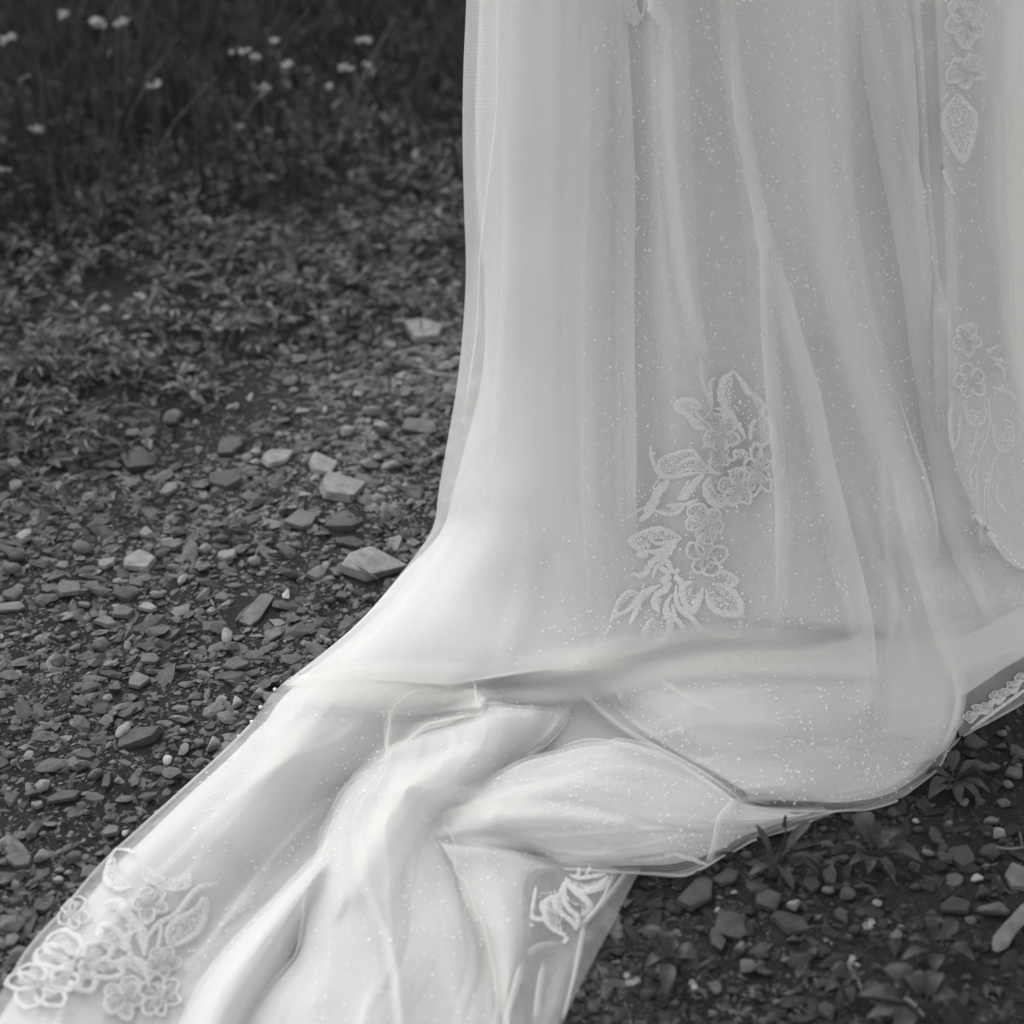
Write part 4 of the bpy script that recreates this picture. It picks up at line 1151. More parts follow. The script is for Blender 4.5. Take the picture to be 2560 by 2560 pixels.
# ------------------------------------------------------------------ stones
def proto_mesh(kind, seed):
    r = random.Random(seed)
    bm = bmesh.new()
    if kind == 'pebble':
        bmesh.ops.create_icosphere(bm, subdivisions=2, radius=1)
        a = [Vector((r.uniform(-1, 1), r.uniform(-1, 1), r.uniform(-1, 1))) * 2 for _ in range(5)]
        for v in bm.verts:
            k = 1 + sum(.06 * math.sin(v.co.dot(q) * 2 + q.x) for q in a)
            v.co *= k
    else:
        if kind == 'slab':
            n = r.choice([5, 5, 6, 7]); an = sorted(6.283 * (i + r.uniform(-.34, .34)) / n for i in range(n))
            tilt = (r.uniform(-.15, .15), r.uniform(-.15, .15))
            for a in an:
                q = r.uniform(.75, 1.1)
                x, y = math.cos(a) * q, math.sin(a) * q
                for z in (-.8, .75 + r.uniform(-.3, .25) + (tilt[0] * x + tilt[1] * y) * 2):
                    s = 1 if z < 0 else r.uniform(.82, 1.0)
                    bm.verts.new((x * s, y * s, z))
        else:
            for _ in range(12):
                v = Vector((r.gauss(0, 1), r.gauss(0, 1), r.gauss(0, 1))).normalized() * r.uniform(.8, 1.1)
                bm.verts.new(v)
        ret = bmesh.ops.convex_hull(bm, input=bm.verts)
        bmesh.ops.delete(bm, geom=[e for e in ret['geom_interior'] if isinstance(e, bmesh.types.BMVert)], context='VERTS')
        bmesh.ops.dissolve_limit(bm, angle_limit=.2, verts=bm.verts, edges=bm.edges)
        bmesh.ops.bevel(bm, geom=bm.edges[:], offset=.075 if kind == 'slab' else .13, segments=1, affect='EDGES', profile=.6)
        bmesh.ops.triangulate(bm, faces=[f for f in bm.faces if len(f.verts) > 4])
        for v in bm.verts:
            v.co += Vector((r.gauss(0, .018), r.gauss(0, .018), r.gauss(0, .018)))
    xs = [max(abs(v.co[i]) for v in bm.verts) for i in range(3)]
    for v in bm.verts:
        v.co = Vector((v.co.x / xs[0], v.co.y / xs[1], v.co.z / xs[2]))
    bmesh.ops.recalc_face_normals(bm, faces=bm.faces)
    me = bpy.data.meshes.new('stone_' + kind)
    bm.to_mesh(me); bm.free()
    me.polygons.foreach_set('use_smooth', [True] * len(me.polygons))
    if kind != 'pebble':
        me.polygons.foreach_set('use_smooth', [False] * len(me.polygons))
    me.materials.append(M_STONE)
    return me
PROTO = {k: [proto_mesh(k, s + 17 * i) for s in range(7)] for i, k in enumerate(('slab', 'rock', 'pebble'))}
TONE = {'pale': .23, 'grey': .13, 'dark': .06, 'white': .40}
STONES = []

def put_stone(nx, ny, w, h, rot, tone, kind, label, short=None, lift=0.0, group=None, jitter=0.0):
    c = G(nx, ny, .004)
    dep = project(c)[2]
    mpp = float(dep) * T / 1280
    sin_a = (H - c[2]) / np.linalg.norm(c - np.array([0, 0, H]))
    sx = w * mpp / 2
    th = {'slab': .22, 'rock': .62, 'pebble': .6}[kind] * min(sx, h * mpp / 2 / sin_a)
    th = min(max(th, .003), .03)
    sy = max((h * mpp / 2 - th * .5 * math.sqrt(1 - sin_a ** 2)) / sin_a, sx * .3)
    o = bpy.data.objects.new('stone', random.choice(PROTO[kind]))
    COL.objects.link(o)
    if abs(rot) > 25:       # tilted slabs keep the outline they show
        a = math.radians(rot)
        o.rotation_euler = Euler((random.uniform(-.12, .12), random.uniform(-.12, .12), a))
    else:
        o.rotation_euler = Euler((random.uniform(-.14, .14), random.uniform(-.14, .14), math.radians(rot)))
    o.scale = (sx, sy, th)
    o.location = (c[0], c[1], float(ground_z(c[0], c[1])) + .003 + th * .45 + lift)
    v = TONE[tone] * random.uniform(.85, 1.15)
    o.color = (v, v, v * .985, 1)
    tag(o, label, 'stone', group)
    STONES.append((c[0], c[1], max(sx, sy), nx, ny, short or label, o, tone, kind))
    return o

LM = [
 # nx, ny, w, h, rot, tone, kind, label, short name
 (1055, 828, 112, 74, 25, 'pale', 'slab', 'pale wedge of stone standing beside the upper left edge of the skirt', 'pale wedge by the skirt'),
 (852, 1218, 128, 92, 32, 'pale', 'slab', 'big pale ridged rock, largest in the middle of the gravel', 'big pale ridged rock'),
 (806, 1160, 78, 62, 30, 'pale', 'slab', 'pitted pale rock touching the big ridged rock', 'pitted pale rock'),
 (690, 1143, 66, 60, -28, 'pale', 'slab', 'grey lumpy rock left of the pitted pale rock', 'grey lumpy rock'),
 (570, 1114, 80, 46, 10, 'dark', 'slab', 'dark flat slab between the weeds and the grey lumpy rock', 'dark slab by the weeds'),
 (562, 1197, 95, 56, -8, 'dark', 'slab', 'broad dark slab sunk in shade under the weeds', 'sunken dark slab'),
 (345, 1150, 90, 56, 25, 'dark', 'slab', 'dark slab leaning under the leafy weed tuft', 'dark slab under the weed tuft'),
 (430, 1045, 52, 46, 0, 'grey', 'rock', 'grey block of stone standing at the edge of the weeds', 'grey block at the weeds'),
 (860, 1311, 108, 42, 2, 'dark', 'slab', 'long oval slab below the big ridged rock', 'long oval slab'),
 (877, 1352, 80, 28, -2, 'dark', 'slab', 'narrow flat slab just below the long oval slab', 'narrow flat slab'),
 (753, 1300, 78, 50, -30, 'grey', 'slab', 'tilted slab with a pale upper edge left of the oval slab', 'pale edged tilted slab'),
 (925, 1410, 190, 80, 8, 'pale', 'slab', 'large pale slab half covered by the skirt', 'large pale slab under the skirt'),
 (790, 1433, 56, 30, 8, 'grey', 'slab', 'grey flat chip left of the large pale slab', 'grey chip by the pale slab'),
 (717, 1483, 24, 44, 4, 'white', 'rock', 'small upright white block of stone, brightest in the left gravel', 'upright white block'),
 (930, 1031, 50, 26, 0, 'pale', 'pebble', 'pale oval pebble below the skirt-side wedge', 'pale oval pebble'),
 (864, 1081, 44, 30, 15, 'pale', 'rock', 'small pale block above the pitted rock', 'small pale block'),
 (1048, 1066, 96, 40, -12, 'grey', 'slab', 'broad grey slab near the see-through edge of the skirt', 'broad grey slab'),
 (1100, 1132, 46, 34, 20, 'pale', 'rock', 'pale rock touching the see-through skirt edge', 'pale rock at the skirt edge'),
 (348, 1402, 84, 62, 8, 'pale', 'slab', 'pale broad flat slab standing out left of the upright white block', 'pale broad slab'),
 (427, 1356, 62, 32, 0, 'grey', 'slab', 'grey slab behind the pale broad slab', 'grey slab behind'),
 (456, 1447, 30, 34, -15, 'pale', 'rock', 'small pale block right of the pale broad slab', 'small pale block right'),
 (315, 1479, 86, 38, 4, 'dark', 'slab', 'dark flat slab below the pale broad slab', 'dark flat slab'),
 (391, 1488, 36, 22, 0, 'pale', 'pebble', 'pale oval pebble right of the dark flat slab', 'pale pebble'),
 (370, 1517, 52, 24, -6, 'pale', 'slab', 'pale thin flat chip below the pale oval pebble', 'pale thin chip'),
 (308, 1527, 62, 36, 15, 'grey', 'slab', 'grey chip leaning left of the pale thin chip', 'leaning grey chip'),
 (264, 1548, 66, 32, -18, 'grey', 'slab', 'long grey chip under the leaning grey chip', 'long grey chip'),
 (250, 1604, 52, 42, 20, 'grey', 'rock', 'squat grey rock with a lit left face', 'squat grey rock'),
 (640, 1525, 48, 92, -22, 'grey', 'slab', 'tall grey slab tilted on its side left of the skirt', 'tall tilted slab'),
 (612, 1530, 26, 70, -20, 'dark', 'slab', 'dark thin slab leaning on the tall tilted slab', 'dark leaning slab'),
 (567, 1586, 28, 44, 8, 'pale', 'pebble', 'pale upright pebble below the dark leaning slab', 'pale upright pebble'),
 (587, 1655, 70, 36, 3, 'grey', 'slab', 'grey diamond slab left of the skirt hem', 'grey diamond slab'),
 (373, 1644, 48, 28, 0, 'grey', 'slab', 'squared grey chip alone in fine gravel', 'squared grey chip'),
 (344, 1695, 62, 44, 22, 'grey', 'slab', 'tilted grey slab below the squared chip', 'tilted grey slab'),
 (43, 1622, 44, 28, 0, 'grey', 'rock', 'grey block at the left edge of the photo', 'grey block at left edge'),
 (30, 1476, 62, 30, 22, 'grey', 'slab', 'long grey slab leaning at the far left', 'leaning slab far left'),
 (25, 1508, 74, 26, 2, 'grey', 'slab', 'low grey slab in front of the leaning far left slab', 'low slab far left'),
 (587, 1746, 33, 32, 20, 'pale', 'rock', 'pale angular rock by the beaded train edge', 'pale angular rock'),
 (643, 1727, 42, 28, 5, 'pale', 'rock', 'pale rhombic rock touching the train edge', 'pale rhombic rock'),
 (308, 1818, 34, 46, -14, 'pale', 'pebble', 'smooth pale pebble leaning on the big dark slab', 'smooth pale pebble'),
 (348, 1836, 134, 60, 30, 'dark', 'slab', 'big dark slanted slab, largest in the left foreground', 'big dark slanted slab'),
 (214, 1883, 56, 36, 0, 'dark', 'slab', 'dark rounded slab left of the big slanted slab', 'dark rounded slab'),
 (417, 1890, 26, 34, 10, 'white', 'pebble', 'bright white pebble between the big slab and the train', 'bright white pebble'),
 (458, 1865, 30, 38, -8, 'pale', 'rock', 'pale rough rock right of the bright white pebble', 'pale rough rock'),
 (529, 1854, 44, 34, 20, 'pale', 'rock', 'pale lumpy rock closest to the train edge', 'pale lumpy rock'),
 (239, 1930, 44, 26, 28, 'grey', 'pebble', 'smooth grey egg-shaped pebble', 'egg-shaped pebble'),
 (308, 1956, 58, 42, 12, 'grey', 'rock', 'angular grey rock with a pyramid top', 'pyramid rock'),
 (107, 1960, 46, 40, -18, 'pale', 'rock', 'rounded pale rock near the left edge', 'rounded pale rock'),
 (159, 1987, 90, 34, 22, 'dark', 'slab', 'dark slanted slab below the rounded pale rock', 'dark slanted slab'),
 (266, 1948, 22, 42, 4, 'dark', 'slab', 'dark narrow upright chip left of the pyramid rock', 'dark upright chip'),
 (192, 1909, 54, 22, 4, 'grey', 'slab', 'flat grey chip above the egg-shaped pebble', 'flat grey chip'),
 (268, 1738, 32, 24, 8, 'pale', 'rock', 'pale block high above the smooth pale pebble', 'pale block'),
 (188, 1579, 26, 20, 10, 'pale', 'rock', 'small pale cube left of the squat grey rock', 'small pale cube'),
 (172, 1467, 66, 52, 40, 'grey', 'slab', 'broken grey slab with a raised corner', 'broken grey slab'),
 (99, 2131, 48, 30, 4, 'pale', 'rock', 'pale loaf-shaped rock near the lower left edge', 'pale loaf-shaped rock'),
 (180, 2138, 54, 34, 12, 'dark', 'rock', 'dark angular rock right of the loaf-shaped rock', 'dark angular rock'),
 (43, 2140, 76, 38, -28, 'grey', 'slab', 'long grey slab slanting behind the loaf-shaped rock', 'long slanting slab'),
 (229, 2173, 66, 40, 22, 'grey', 'slab', 'grey slab tucked under the train edge', 'slab under the train edge'),
 (170, 2171, 26, 22, 0, 'pale', 'rock', 'pale cube below the dark angular rock', 'pale cube'),
 (144, 2192, 32, 20, -30, 'pale', 'slab', 'pale thin wedge below the pale cube', 'pale thin wedge'),
 (80, 2202, 42, 32, 20, 'dark', 'rock', 'dark rock below the pale loaf-shaped rock', 'dark rock'),
 (36, 2204, 28, 26, 0, 'grey', 'rock', 'grey cube at the lower left edge', 'grey cube'),
 (43, 2388, 70, 62, 20, 'grey', 'rock', 'large grey boulder touching the train at the lower left', 'large grey boulder'),
 (106, 2265, 38, 30, 0, 'dark', 'slab', 'dark flat chip between sprigs by the train', 'dark chip by the sprigs'),
 (71, 2288, 30, 26, 25, 'dark', 'rock', 'dark rock among the lower left sprigs', 'dark rock in sprigs'),
 (27, 2345, 44, 32, 20, 'grey', 'slab', 'grey slab above the large grey boulder', 'slab above the boulder'),
 (277, 2070, 46, 36, 25, 'grey', 'slab', 'three-cornered grey stone beside the train', 'three-cornered stone'),
 (311, 2072, 18, 22, 0, 'white', 'pebble', 'white pebble beside the three-cornered stone', 'white pebble by the train'),
 (8, 2440, 30, 34, 0, 'grey', 'rock', 'grey rock at the very corner below the boulder', 'corner rock'),
 # shaded gravel to the right of the train
 (2497, 2079, 46, 32, 0, 'pale', 'rock', 'pale squared block in the shaded gravel on the right', 'pale squared block'),
 (2443, 2190, 36, 38, 20, 'white', 'rock', 'white crumbly rock in the right-hand gravel', 'white crumbly rock'),
 (1989, 2263, 48, 36, -6, 'pale', 'rock', 'pale squared stone in the dark gravel below the plantains', 'pale squared stone'),
 (2404, 2140, 72, 62, -30, 'dark', 'slab', 'dark five-sided slab left of the pale squared block', 'dark five-sided slab'),
 (2365, 2145, 42, 38, 20, 'dark', 'slab', 'dark chip overlapped by the five-sided slab', 'dark overlapped chip'),
 (2474, 2130, 60, 46, 0, 'dark', 'rock', 'dark wedge below the pale squared block', 'dark wedge'),
 (2340, 2090, 30, 58, 6, 'dark', 'slab', 'dark upright chip above the five-sided slab', 'dark upright slab'),
 (2556, 2195, 80, 90, 10, 'grey', 'slab', 'grey slab cut by the right edge of the photo', 'grey slab at right edge'),
 (2390, 2265, 82, 46, 4, 'dark', 'slab', 'dark long slab left of the broad grey block', 'dark long slab'),
 (2490, 2275, 96, 56, -6, 'grey', 'rock', 'broad grey block with a sloping face at lower right', 'broad grey block'),
 (2450, 2232, 42, 32, 10, 'dark', 'rock', 'dark rock between the white crumbly rock and the broad grey block', 'dark rock between'),
 (1922, 2250, 76, 54, 12, 'dark', 'slab', 'dark leaf-shaped slab left of the pale squared stone', 'dark leaf-shaped slab'),
 (1880, 2232, 54, 46, 0, 'dark', 'rock', 'dark rounded stone below the sheer hem', 'dark rounded stone'),
 (1815, 2190, 60, 56, -40, 'dark', 'slab', 'dark slab leaning towards the hem', 'dark leaning stone'),
 (1740, 2230, 84, 96, -30, 'dark', 'slab', 'largest dark flat slab beside the sheer end of the train', 'largest dark slab'),
 (1975, 2305, 116, 56, -25, 'dark', 'slab', 'long dark slab lying aslant below the pale squared stone', 'long dark aslant slab'),
 (1825, 2310, 86, 72, -15, 'dark', 'slab', 'triangular dark slab left of the long aslant slab', 'triangular dark slab'),
 (1793, 2345, 42, 60, 15, 'dark', 'slab', 'narrow dark chip beside the triangular slab', 'narrow dark chip'),
 (2028, 2210, 46, 44, -30, 'dark', 'slab', 'dark chip below the first plantain', 'dark chip below plantain'),
 (2075, 2190, 38, 58, 0, 'dark', 'slab', 'dark squared slab between the two plantains', 'dark squared slab'),
 (2115, 2235, 48, 38, -10, 'dark', 'rock', 'dark smooth rock below the squared slab', 'dark smooth rock'),
 (2070, 2226, 36, 26, 0, 'grey', 'pebble', 'grey oval pebble between dark rocks', 'grey oval pebble'),
 (2080, 2260, 34, 28, 0, 'grey', 'rock', 'grey angular pebble right of the pale squared stone', 'grey angular pebble'),
 (2105, 2285, 38, 46, 15, 'dark', 'slab', 'dark pointed chip below the angular pebble', 'dark pointed chip'),
 (2193, 2258, 26, 24, -30, 'pale', 'pebble', 'pale seed-shaped pebble near the white clover', 'pale seed-shaped pebble'),
 (1836, 2228, 22, 20, 0, 'pale', 'rock', 'small pale stone below the sheer hem', 'small pale stone'),
 (1795, 2272, 16, 16, 0, 'white', 'pebble', 'small white round pebble near the sheer train end', 'small white round pebble'),
 (1856, 2367, 46, 34, 20, 'grey', 'rock', 'lumpy grey stone below the narrow dark chip', 'lumpy grey stone'),
 (1818, 2392, 44, 44, 0, 'dark', 'rock', 'dark cube left of the lumpy grey stone', 'dark cube'),
 (1866, 2408, 50, 42, 0, 'grey', 'rock', 'grey stone with a flat top below the lumpy one', 'grey flat-topped stone'),
 (1985, 2342, 38, 28, 0, 'dark', 'rock', 'dark pebble below the aslant slab', 'dark pebble'),
 (2080, 2355, 34, 38, 0, 'grey', 'rock', 'grey rock standing alone below the long aslant slab', 'grey lone rock'),
 (2068, 2520, 50, 52, 10, 'dark', 'slab', 'dark slab among sprigs at the bottom edge', 'dark slab at the bottom'),
 (2290, 2048, 18, 16, 0, 'white', 'pebble', 'tiny white pebble right of the broad plantain leaf', 'tiny white pebble'),
 (2433, 1906, 22, 18, 0, 'white', 'pebble', 'bright pebble behind the plantain at the hem', 'bright pebble at the hem'),
 (2435, 1855, 70, 42, 0, 'dark', 'slab', 'dark slab beside the lace hem on the right', 'dark slab by the lace hem'),
 (2505, 1862, 34, 28, 0, 'dark', 'rock', 'dark rock right of the slab by the lace hem', 'dark rock by the hem'),
 (2505, 1832, 26, 22, 0, 'grey', 'pebble', 'grey pebble under the lace hem', 'grey pebble under the hem'),
 (2536, 1930, 44, 34, -30, 'grey', 'slab', 'grey sharp chip at the right edge', 'grey sharp chip'),
 (2520, 1960, 30, 26, 10, 'grey', 'pebble', 'grey rounded pebble below the sharp chip', 'grey rounded pebble'),
 (2480, 1915, 44, 40, 15, 'dark', 'rock', 'dark block left of the sharp chip', 'dark block'),
 (2545, 1880, 46, 40, 0, 'dark', 'slab', 'dark slab at the right edge above the sharp chip', 'dark slab at right edge'),
 (2510, 2005, 32, 24, 15, 'grey', 'slab', 'grey chip above the pale squared block', 'grey chip above'),
 (2480, 2050, 44, 20, 12, 'grey', 'slab', 'thin grey chip just above the pale squared block', 'thin grey chip'),
]
for t_ in LM:
    put_stone(*t_[:8], short=t_[8])
n_land = len(STONES)

# other stones of a size to be picked out one by one, each named from the landmark next to it
ORD = ['nearest', 'second nearest', 'third nearest', 'fourth nearest', 'fifth nearest', 'sixth nearest', 'seventh nearest', 'eighth nearest', 'ninth nearest', 'tenth nearest']
extra = []
tries = 0
LMX = np.array([(s[0], s[1], s[2]) for s in STONES])
used = [(s[0], s[1], s[2]) for s in STONES]
while len(extra) < 300 - n_land and tries < 20000:
    tries += 1
    right = random.random() < .3
    if right:
        nx, ny = random.uniform(1560, 2555), random.uniform(1860, 2550)
    else:
        nx, ny = random.uniform(5, 1140), random.uniform(760, 2450)
        if ny < 1250 and random.random() < .5: continue
    p, _ = trace(nx, ny, 0)
    if p is not None: continue
    c = G(nx, ny)
    w = random.uniform(20, 44) * (.8 + .4 * (ny < 1500)) if not right else random.uniform(20, 40)
    mpp = float(project(c)[2]) * T / 1280
    r = w * mpp / 2
    if any((c[0] - a) ** 2 + ((c[1] - b)) ** 2 < (r * .95 + q * .85) ** 2 for a, b, q in used): continue
    used.append((c[0], c[1], r))
    kind = random.choices(['slab', 'rock', 'pebble'], [.45, .4, .15])[0]
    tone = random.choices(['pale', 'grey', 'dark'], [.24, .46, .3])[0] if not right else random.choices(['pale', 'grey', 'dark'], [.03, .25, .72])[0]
    extra.append((c, nx, ny, w, kind, tone))
WORD = {'slab': 'flat angular', 'rock': 'chunky', 'pebble': 'rounded'}
cells = {}
for e in extra:
    c = e[0]
    d = np.hypot(LMX[:, 0] - c[0], LMX[:, 1] - c[1])
    i = int(np.argmin(d))
    cells.setdefault((i, e[4], e[5]), []).append((d[i], e))
for (i, kind, tone), lst in cells.items():
    lst.sort(key=lambda q: q[0])
    for k, (dd, e) in enumerate(lst):
        lab = 'small %s %s stone, %s to the %s' % (tone, WORD[kind], ORD[min(k, 9)], LM[i][8])
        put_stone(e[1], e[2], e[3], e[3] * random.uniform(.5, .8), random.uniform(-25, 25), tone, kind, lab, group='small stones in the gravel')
print('stones', len(STONES), 'landmarks', n_land)

# gravel too small or too many to pick out: real pieces, one object
def chip(seed, pebble):
    r = random.Random(seed); bm = bmesh.new()
    for _ in range(11 if not pebble else 16):
        v = Vector((r.gauss(0, 1), r.gauss(0, 1), r.gauss(0, 1))).normalized() * (r.uniform(.75, 1.1) if not pebble else r.uniform(.95, 1.03))
        bm.verts.new(v)
    ret = bmesh.ops.convex_hull(bm, input=bm.verts)
    bmesh.ops.delete(bm, geom=[e for e in ret['geom_interior'] if isinstance(e, bmesh.types.BMVert)], context='VERTS')
    bmesh.ops.triangulate(bm, faces=bm.faces)
    bmesh.ops.recalc_face_normals(bm, faces=bm.faces)
    bm.verts.ensure_lookup_table()
    for i, v in enumerate(bm.verts): v.index = i
    V = np.array([v.co[:] for v in bm.verts]); F = np.array([[v.index for v in f.verts] for f in bm.faces])
    bm.free(); return V, F
CH = [chip(s, s % 3 == 0) for s in range(14)]

def smooth01(a, b, x):
    t = np.clip((x - a) / (b - a), 0, 1); return t * t * (3 - 2 * t)

def weed_mask(nx, ny):
    return 1 - smooth01(-160, 190, ny - (1180 - .36 * nx))

CELL = np.array([(a, b, r) for a, b, r in used])
GRIT = []
for sd in range(6):
    rr_ = np.random.default_rng(sd + 90)
    GRIT.append((np.array([(1, 0, 0), (-1, 0, 0), (0, 1, 0), (0, -1, 0), (0, 0, 1), (0, 0, -1)]) * rr_.uniform(.7, 1.2, (6, 1)) + rr_.normal(0, .15, (6, 3)),
                 np.array([(0, 2, 4), (2, 1, 4), (1, 3, 4), (3, 0, 4), (2, 0, 5), (1, 2, 5), (3, 1, 5), (0, 3, 5)])))

def scatter(n, box, smin, smax, med, tones, seed, weedcut=.8, CH=CH, worn=True):
    r = np.random.default_rng(seed)
    x = r.uniform(box[0], box[1], n); y = r.uniform(box[2], box[3], n)
    nx, ny, dep = project(np.stack([x, y, np.zeros(n)], -1))
    k = (nx > -420) & (nx < 2950) & (ny > -60) & (ny < 3050)
    k &= r.uniform(0, 1, n) > weedcut * weed_mask(nx, ny)
    x, y, nx, ny = x[k], y[k], nx[k], ny[k]
    pn = sum(np.sin((x * math.cos(a_) + y * math.sin(a_)) * f_ + a_ * 9) for a_, f_ in ((.3, 9), (1.7, 13), (2.6, 19), (4.1, 7))) / 2.6
    k2 = r.uniform(0, 1, len(x)) < (np.clip(.78 + .45 * pn, .22, 1) if worn else 1)                     # worn bare patches
    x, y, nx, ny = x[k2], y[k2], nx[k2], ny[k2]
    s = np.clip(med * np.exp(r.normal(0, .7, len(x))), smin, smax)
    keep = np.ones(len(x), bool)
    for a, b, q in CELL:
        keep &= (x - a) ** 2 + (y - b) ** 2 > (q * .8) ** 2
    for i in np.nonzero(keep)[0]:
        if nx[i] > 0 and y[i] < 2.45:
            h, _ = trace(nx[i], ny[i], 0, BV_OP)
            if h is not None: keep[i] = False
    x, y, s = x[keep], y[keep], s[keep]
    gz0 = ground_z(x, y)
    V, F, At, off = [], [], [], 0
    pick = r.integers(0, len(CH), len(x))
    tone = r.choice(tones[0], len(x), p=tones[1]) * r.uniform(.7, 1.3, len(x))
    tone *= 1 + .55 * np.exp(-((x + .22) / .22) ** 2 - ((y - 2.45) / .55) ** 2)      # paler in a soft patch beside the skirt
    for c in range(len(CH)):
        m = np.nonzero(pick == c)[0]
        if not len(m): continue
        v, f = CH[c]
        a, b = r.uniform(0, 6.28, len(m)), r.normal(0, .22, len(m))
        sx, sy, sz = s[m] * r.uniform(.8, 1.6, len(m)), s[m] * r.uniform(.5, .95, len(m)), s[m] * r.uniform(.16, .48, len(m))
        P = v[None] * np.stack([sx, sy, sz], -1)[:, None]
        ca, sa = np.cos(a)[:, None], np.sin(a)[:, None]
        zt = P[..., 2] + P[..., 0] * np.sin(b)[:, None]
        Q = np.stack([P[..., 0] * ca - P[..., 1] * sa + x[m][:, None], P[..., 0] * sa + P[..., 1] * ca + y[m][:, None], zt + sz[:, None] * .35 - .0005 + gz0[m][:, None]], -1)
        V.append(Q.reshape(-1, 3))
        F.append((f[None] + (np.arange(len(m)) * len(v))[:, None, None]).reshape(-1, 3) + off)
        At.append(np.repeat(tone[m], len(v)))
        off += len(m) * len(v)
    return np.concatenate(V), np.concatenate(F), np.concatenate(At)

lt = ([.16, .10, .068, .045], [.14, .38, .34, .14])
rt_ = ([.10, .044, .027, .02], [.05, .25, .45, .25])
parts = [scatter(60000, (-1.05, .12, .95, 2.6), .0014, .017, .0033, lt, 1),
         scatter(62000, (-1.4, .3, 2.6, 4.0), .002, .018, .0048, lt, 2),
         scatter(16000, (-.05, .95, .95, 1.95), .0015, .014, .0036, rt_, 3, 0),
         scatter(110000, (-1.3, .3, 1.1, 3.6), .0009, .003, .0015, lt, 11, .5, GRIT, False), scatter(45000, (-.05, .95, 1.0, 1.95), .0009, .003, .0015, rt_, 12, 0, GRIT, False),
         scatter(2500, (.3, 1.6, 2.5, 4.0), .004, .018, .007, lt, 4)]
V, F, At, off = [], [], [], 0
for v, f, a in parts:
    V.append(v); F.append(f + off); At.append(a); off += len(v)
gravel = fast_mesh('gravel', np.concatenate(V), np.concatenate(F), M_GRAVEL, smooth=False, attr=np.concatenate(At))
gravel['kind'] = 'stuff'

# ------------------------------------------------------------------ vegetation masses
def blades(n, box, hmin, hmax, wmin, wmax, seed, dens, lean=.35, seg=3):
    r = np.random.default_rng(seed)
    x = r.uniform(box[0], box[1], n); y = r.uniform(box[2], box[3], n)
    nx, ny, dep = project(np.stack([x, y, np.zeros(n)], -1))
    k = (nx > -500) & (nx < 3100) & (r.uniform(0, 1, n) < dens(nx, ny, x, y))
    x, y = x[k], y[k]; n = len(x)
    h = r.uniform(hmin, hmax, n) * r.uniform(.5, 1, n); w = r.uniform(wmin, wmax, n)
    az = r.uniform(0, 6.28, n); ln = h * r.uniform(.05, lean * 2, n); fa = r.uniform(0, 6.28, n)
    V = []
    for i in range(seg + 1):
        t = i / seg
        px = x + np.cos(az) * ln * t ** 1.8; py = y + np.sin(az) * ln * t ** 1.8; pz = h * (t - .18 * t * t * (ln / h))
        ww = w * (1 - t) ** .6 * .5 if i < seg else w * .03
        V.append(np.stack([px - np.cos(fa) * ww, py - np.sin(fa) * ww, pz], -1)); V.append(np.stack([px + np.cos(fa) * ww, py + np.sin(fa) * ww, pz], -1))
    V = np.stack(V, 1)
    q = 2 * (seg + 1)
    f = np.array([(2 * i, 2 * i + 1, 2 * i + 3, 2 * i + 2) for i in range(seg)])
    return V.reshape(-1, 3), (f[None] + (np.arange(n) * q)[:, None, None]).reshape(-1, 4)

def leaves(n, box, smin, smax, zmax, seed, dens):
    """small pointed weed leaves in rosettes close to the ground"""
    r = np.random.default_rng(seed)
    c = n // 7
    cx = r.uniform(box[0], box[1], c); cy = r.uniform(box[2], box[3], c)
    x = np.repeat(cx, 7) + r.normal(0, .006, c * 7); y = np.repeat(cy, 7) + r.normal(0, .006, c * 7)
    z = np.repeat(r.uniform(0, 1, c) ** 2 * zmax, 7) + r.uniform(0, .01, c * 7)
    nx, ny, _ = project(np.stack([np.repeat(cx, 7), np.repeat(cy, 7), 0 * x], -1))
    k = (nx > -500) & (nx < 3100) & (np.repeat(r.uniform(0, 1, c), 7) < dens(nx, ny, x, y))
    for a, b, q in CELL[:112]: k &= (x - a) ** 2 + (y - b) ** 2 > (q * 1.1) ** 2
    x, y, z = x[k], y[k], z[k] + ground_z(x[k], y[k]); n = len(x)
    L = r.uniform(smin, smax, n); w = L * r.uniform(.22, .42, n); az = r.uniform(0, 6.28, n); el = r.uniform(-.1, .9, n)
    d = np.stack([np.cos(az) * np.cos(el), np.sin(az) * np.cos(el), np.sin(el)], -1)
    s = np.stack([-np.sin(az), np.cos(az), r.normal(0, .3, n)], -1)
    o = np.stack([x, y, z], -1)
    dn = np.array([0, 0, -1])
    V = np.stack([o, o + d * (L * .45)[:, None] + s * (w * .5)[:, None], o + d * (L * .45)[:, None] - s * (w * .5)[:, None] , o + d * (L * .5)[:, None] + dn * (w * .2)[:, None], o + d * L[:, None] + dn * (L * .22)[:, None]], 1)
    f = np.array([(0, 3, 1), (0, 2, 3), (1, 3, 4), (3, 2, 4)])
    return V.reshape(-1, 3), (f[None] + (np.arange(n) * 5)[:, None, None]).reshape(-1, 3)

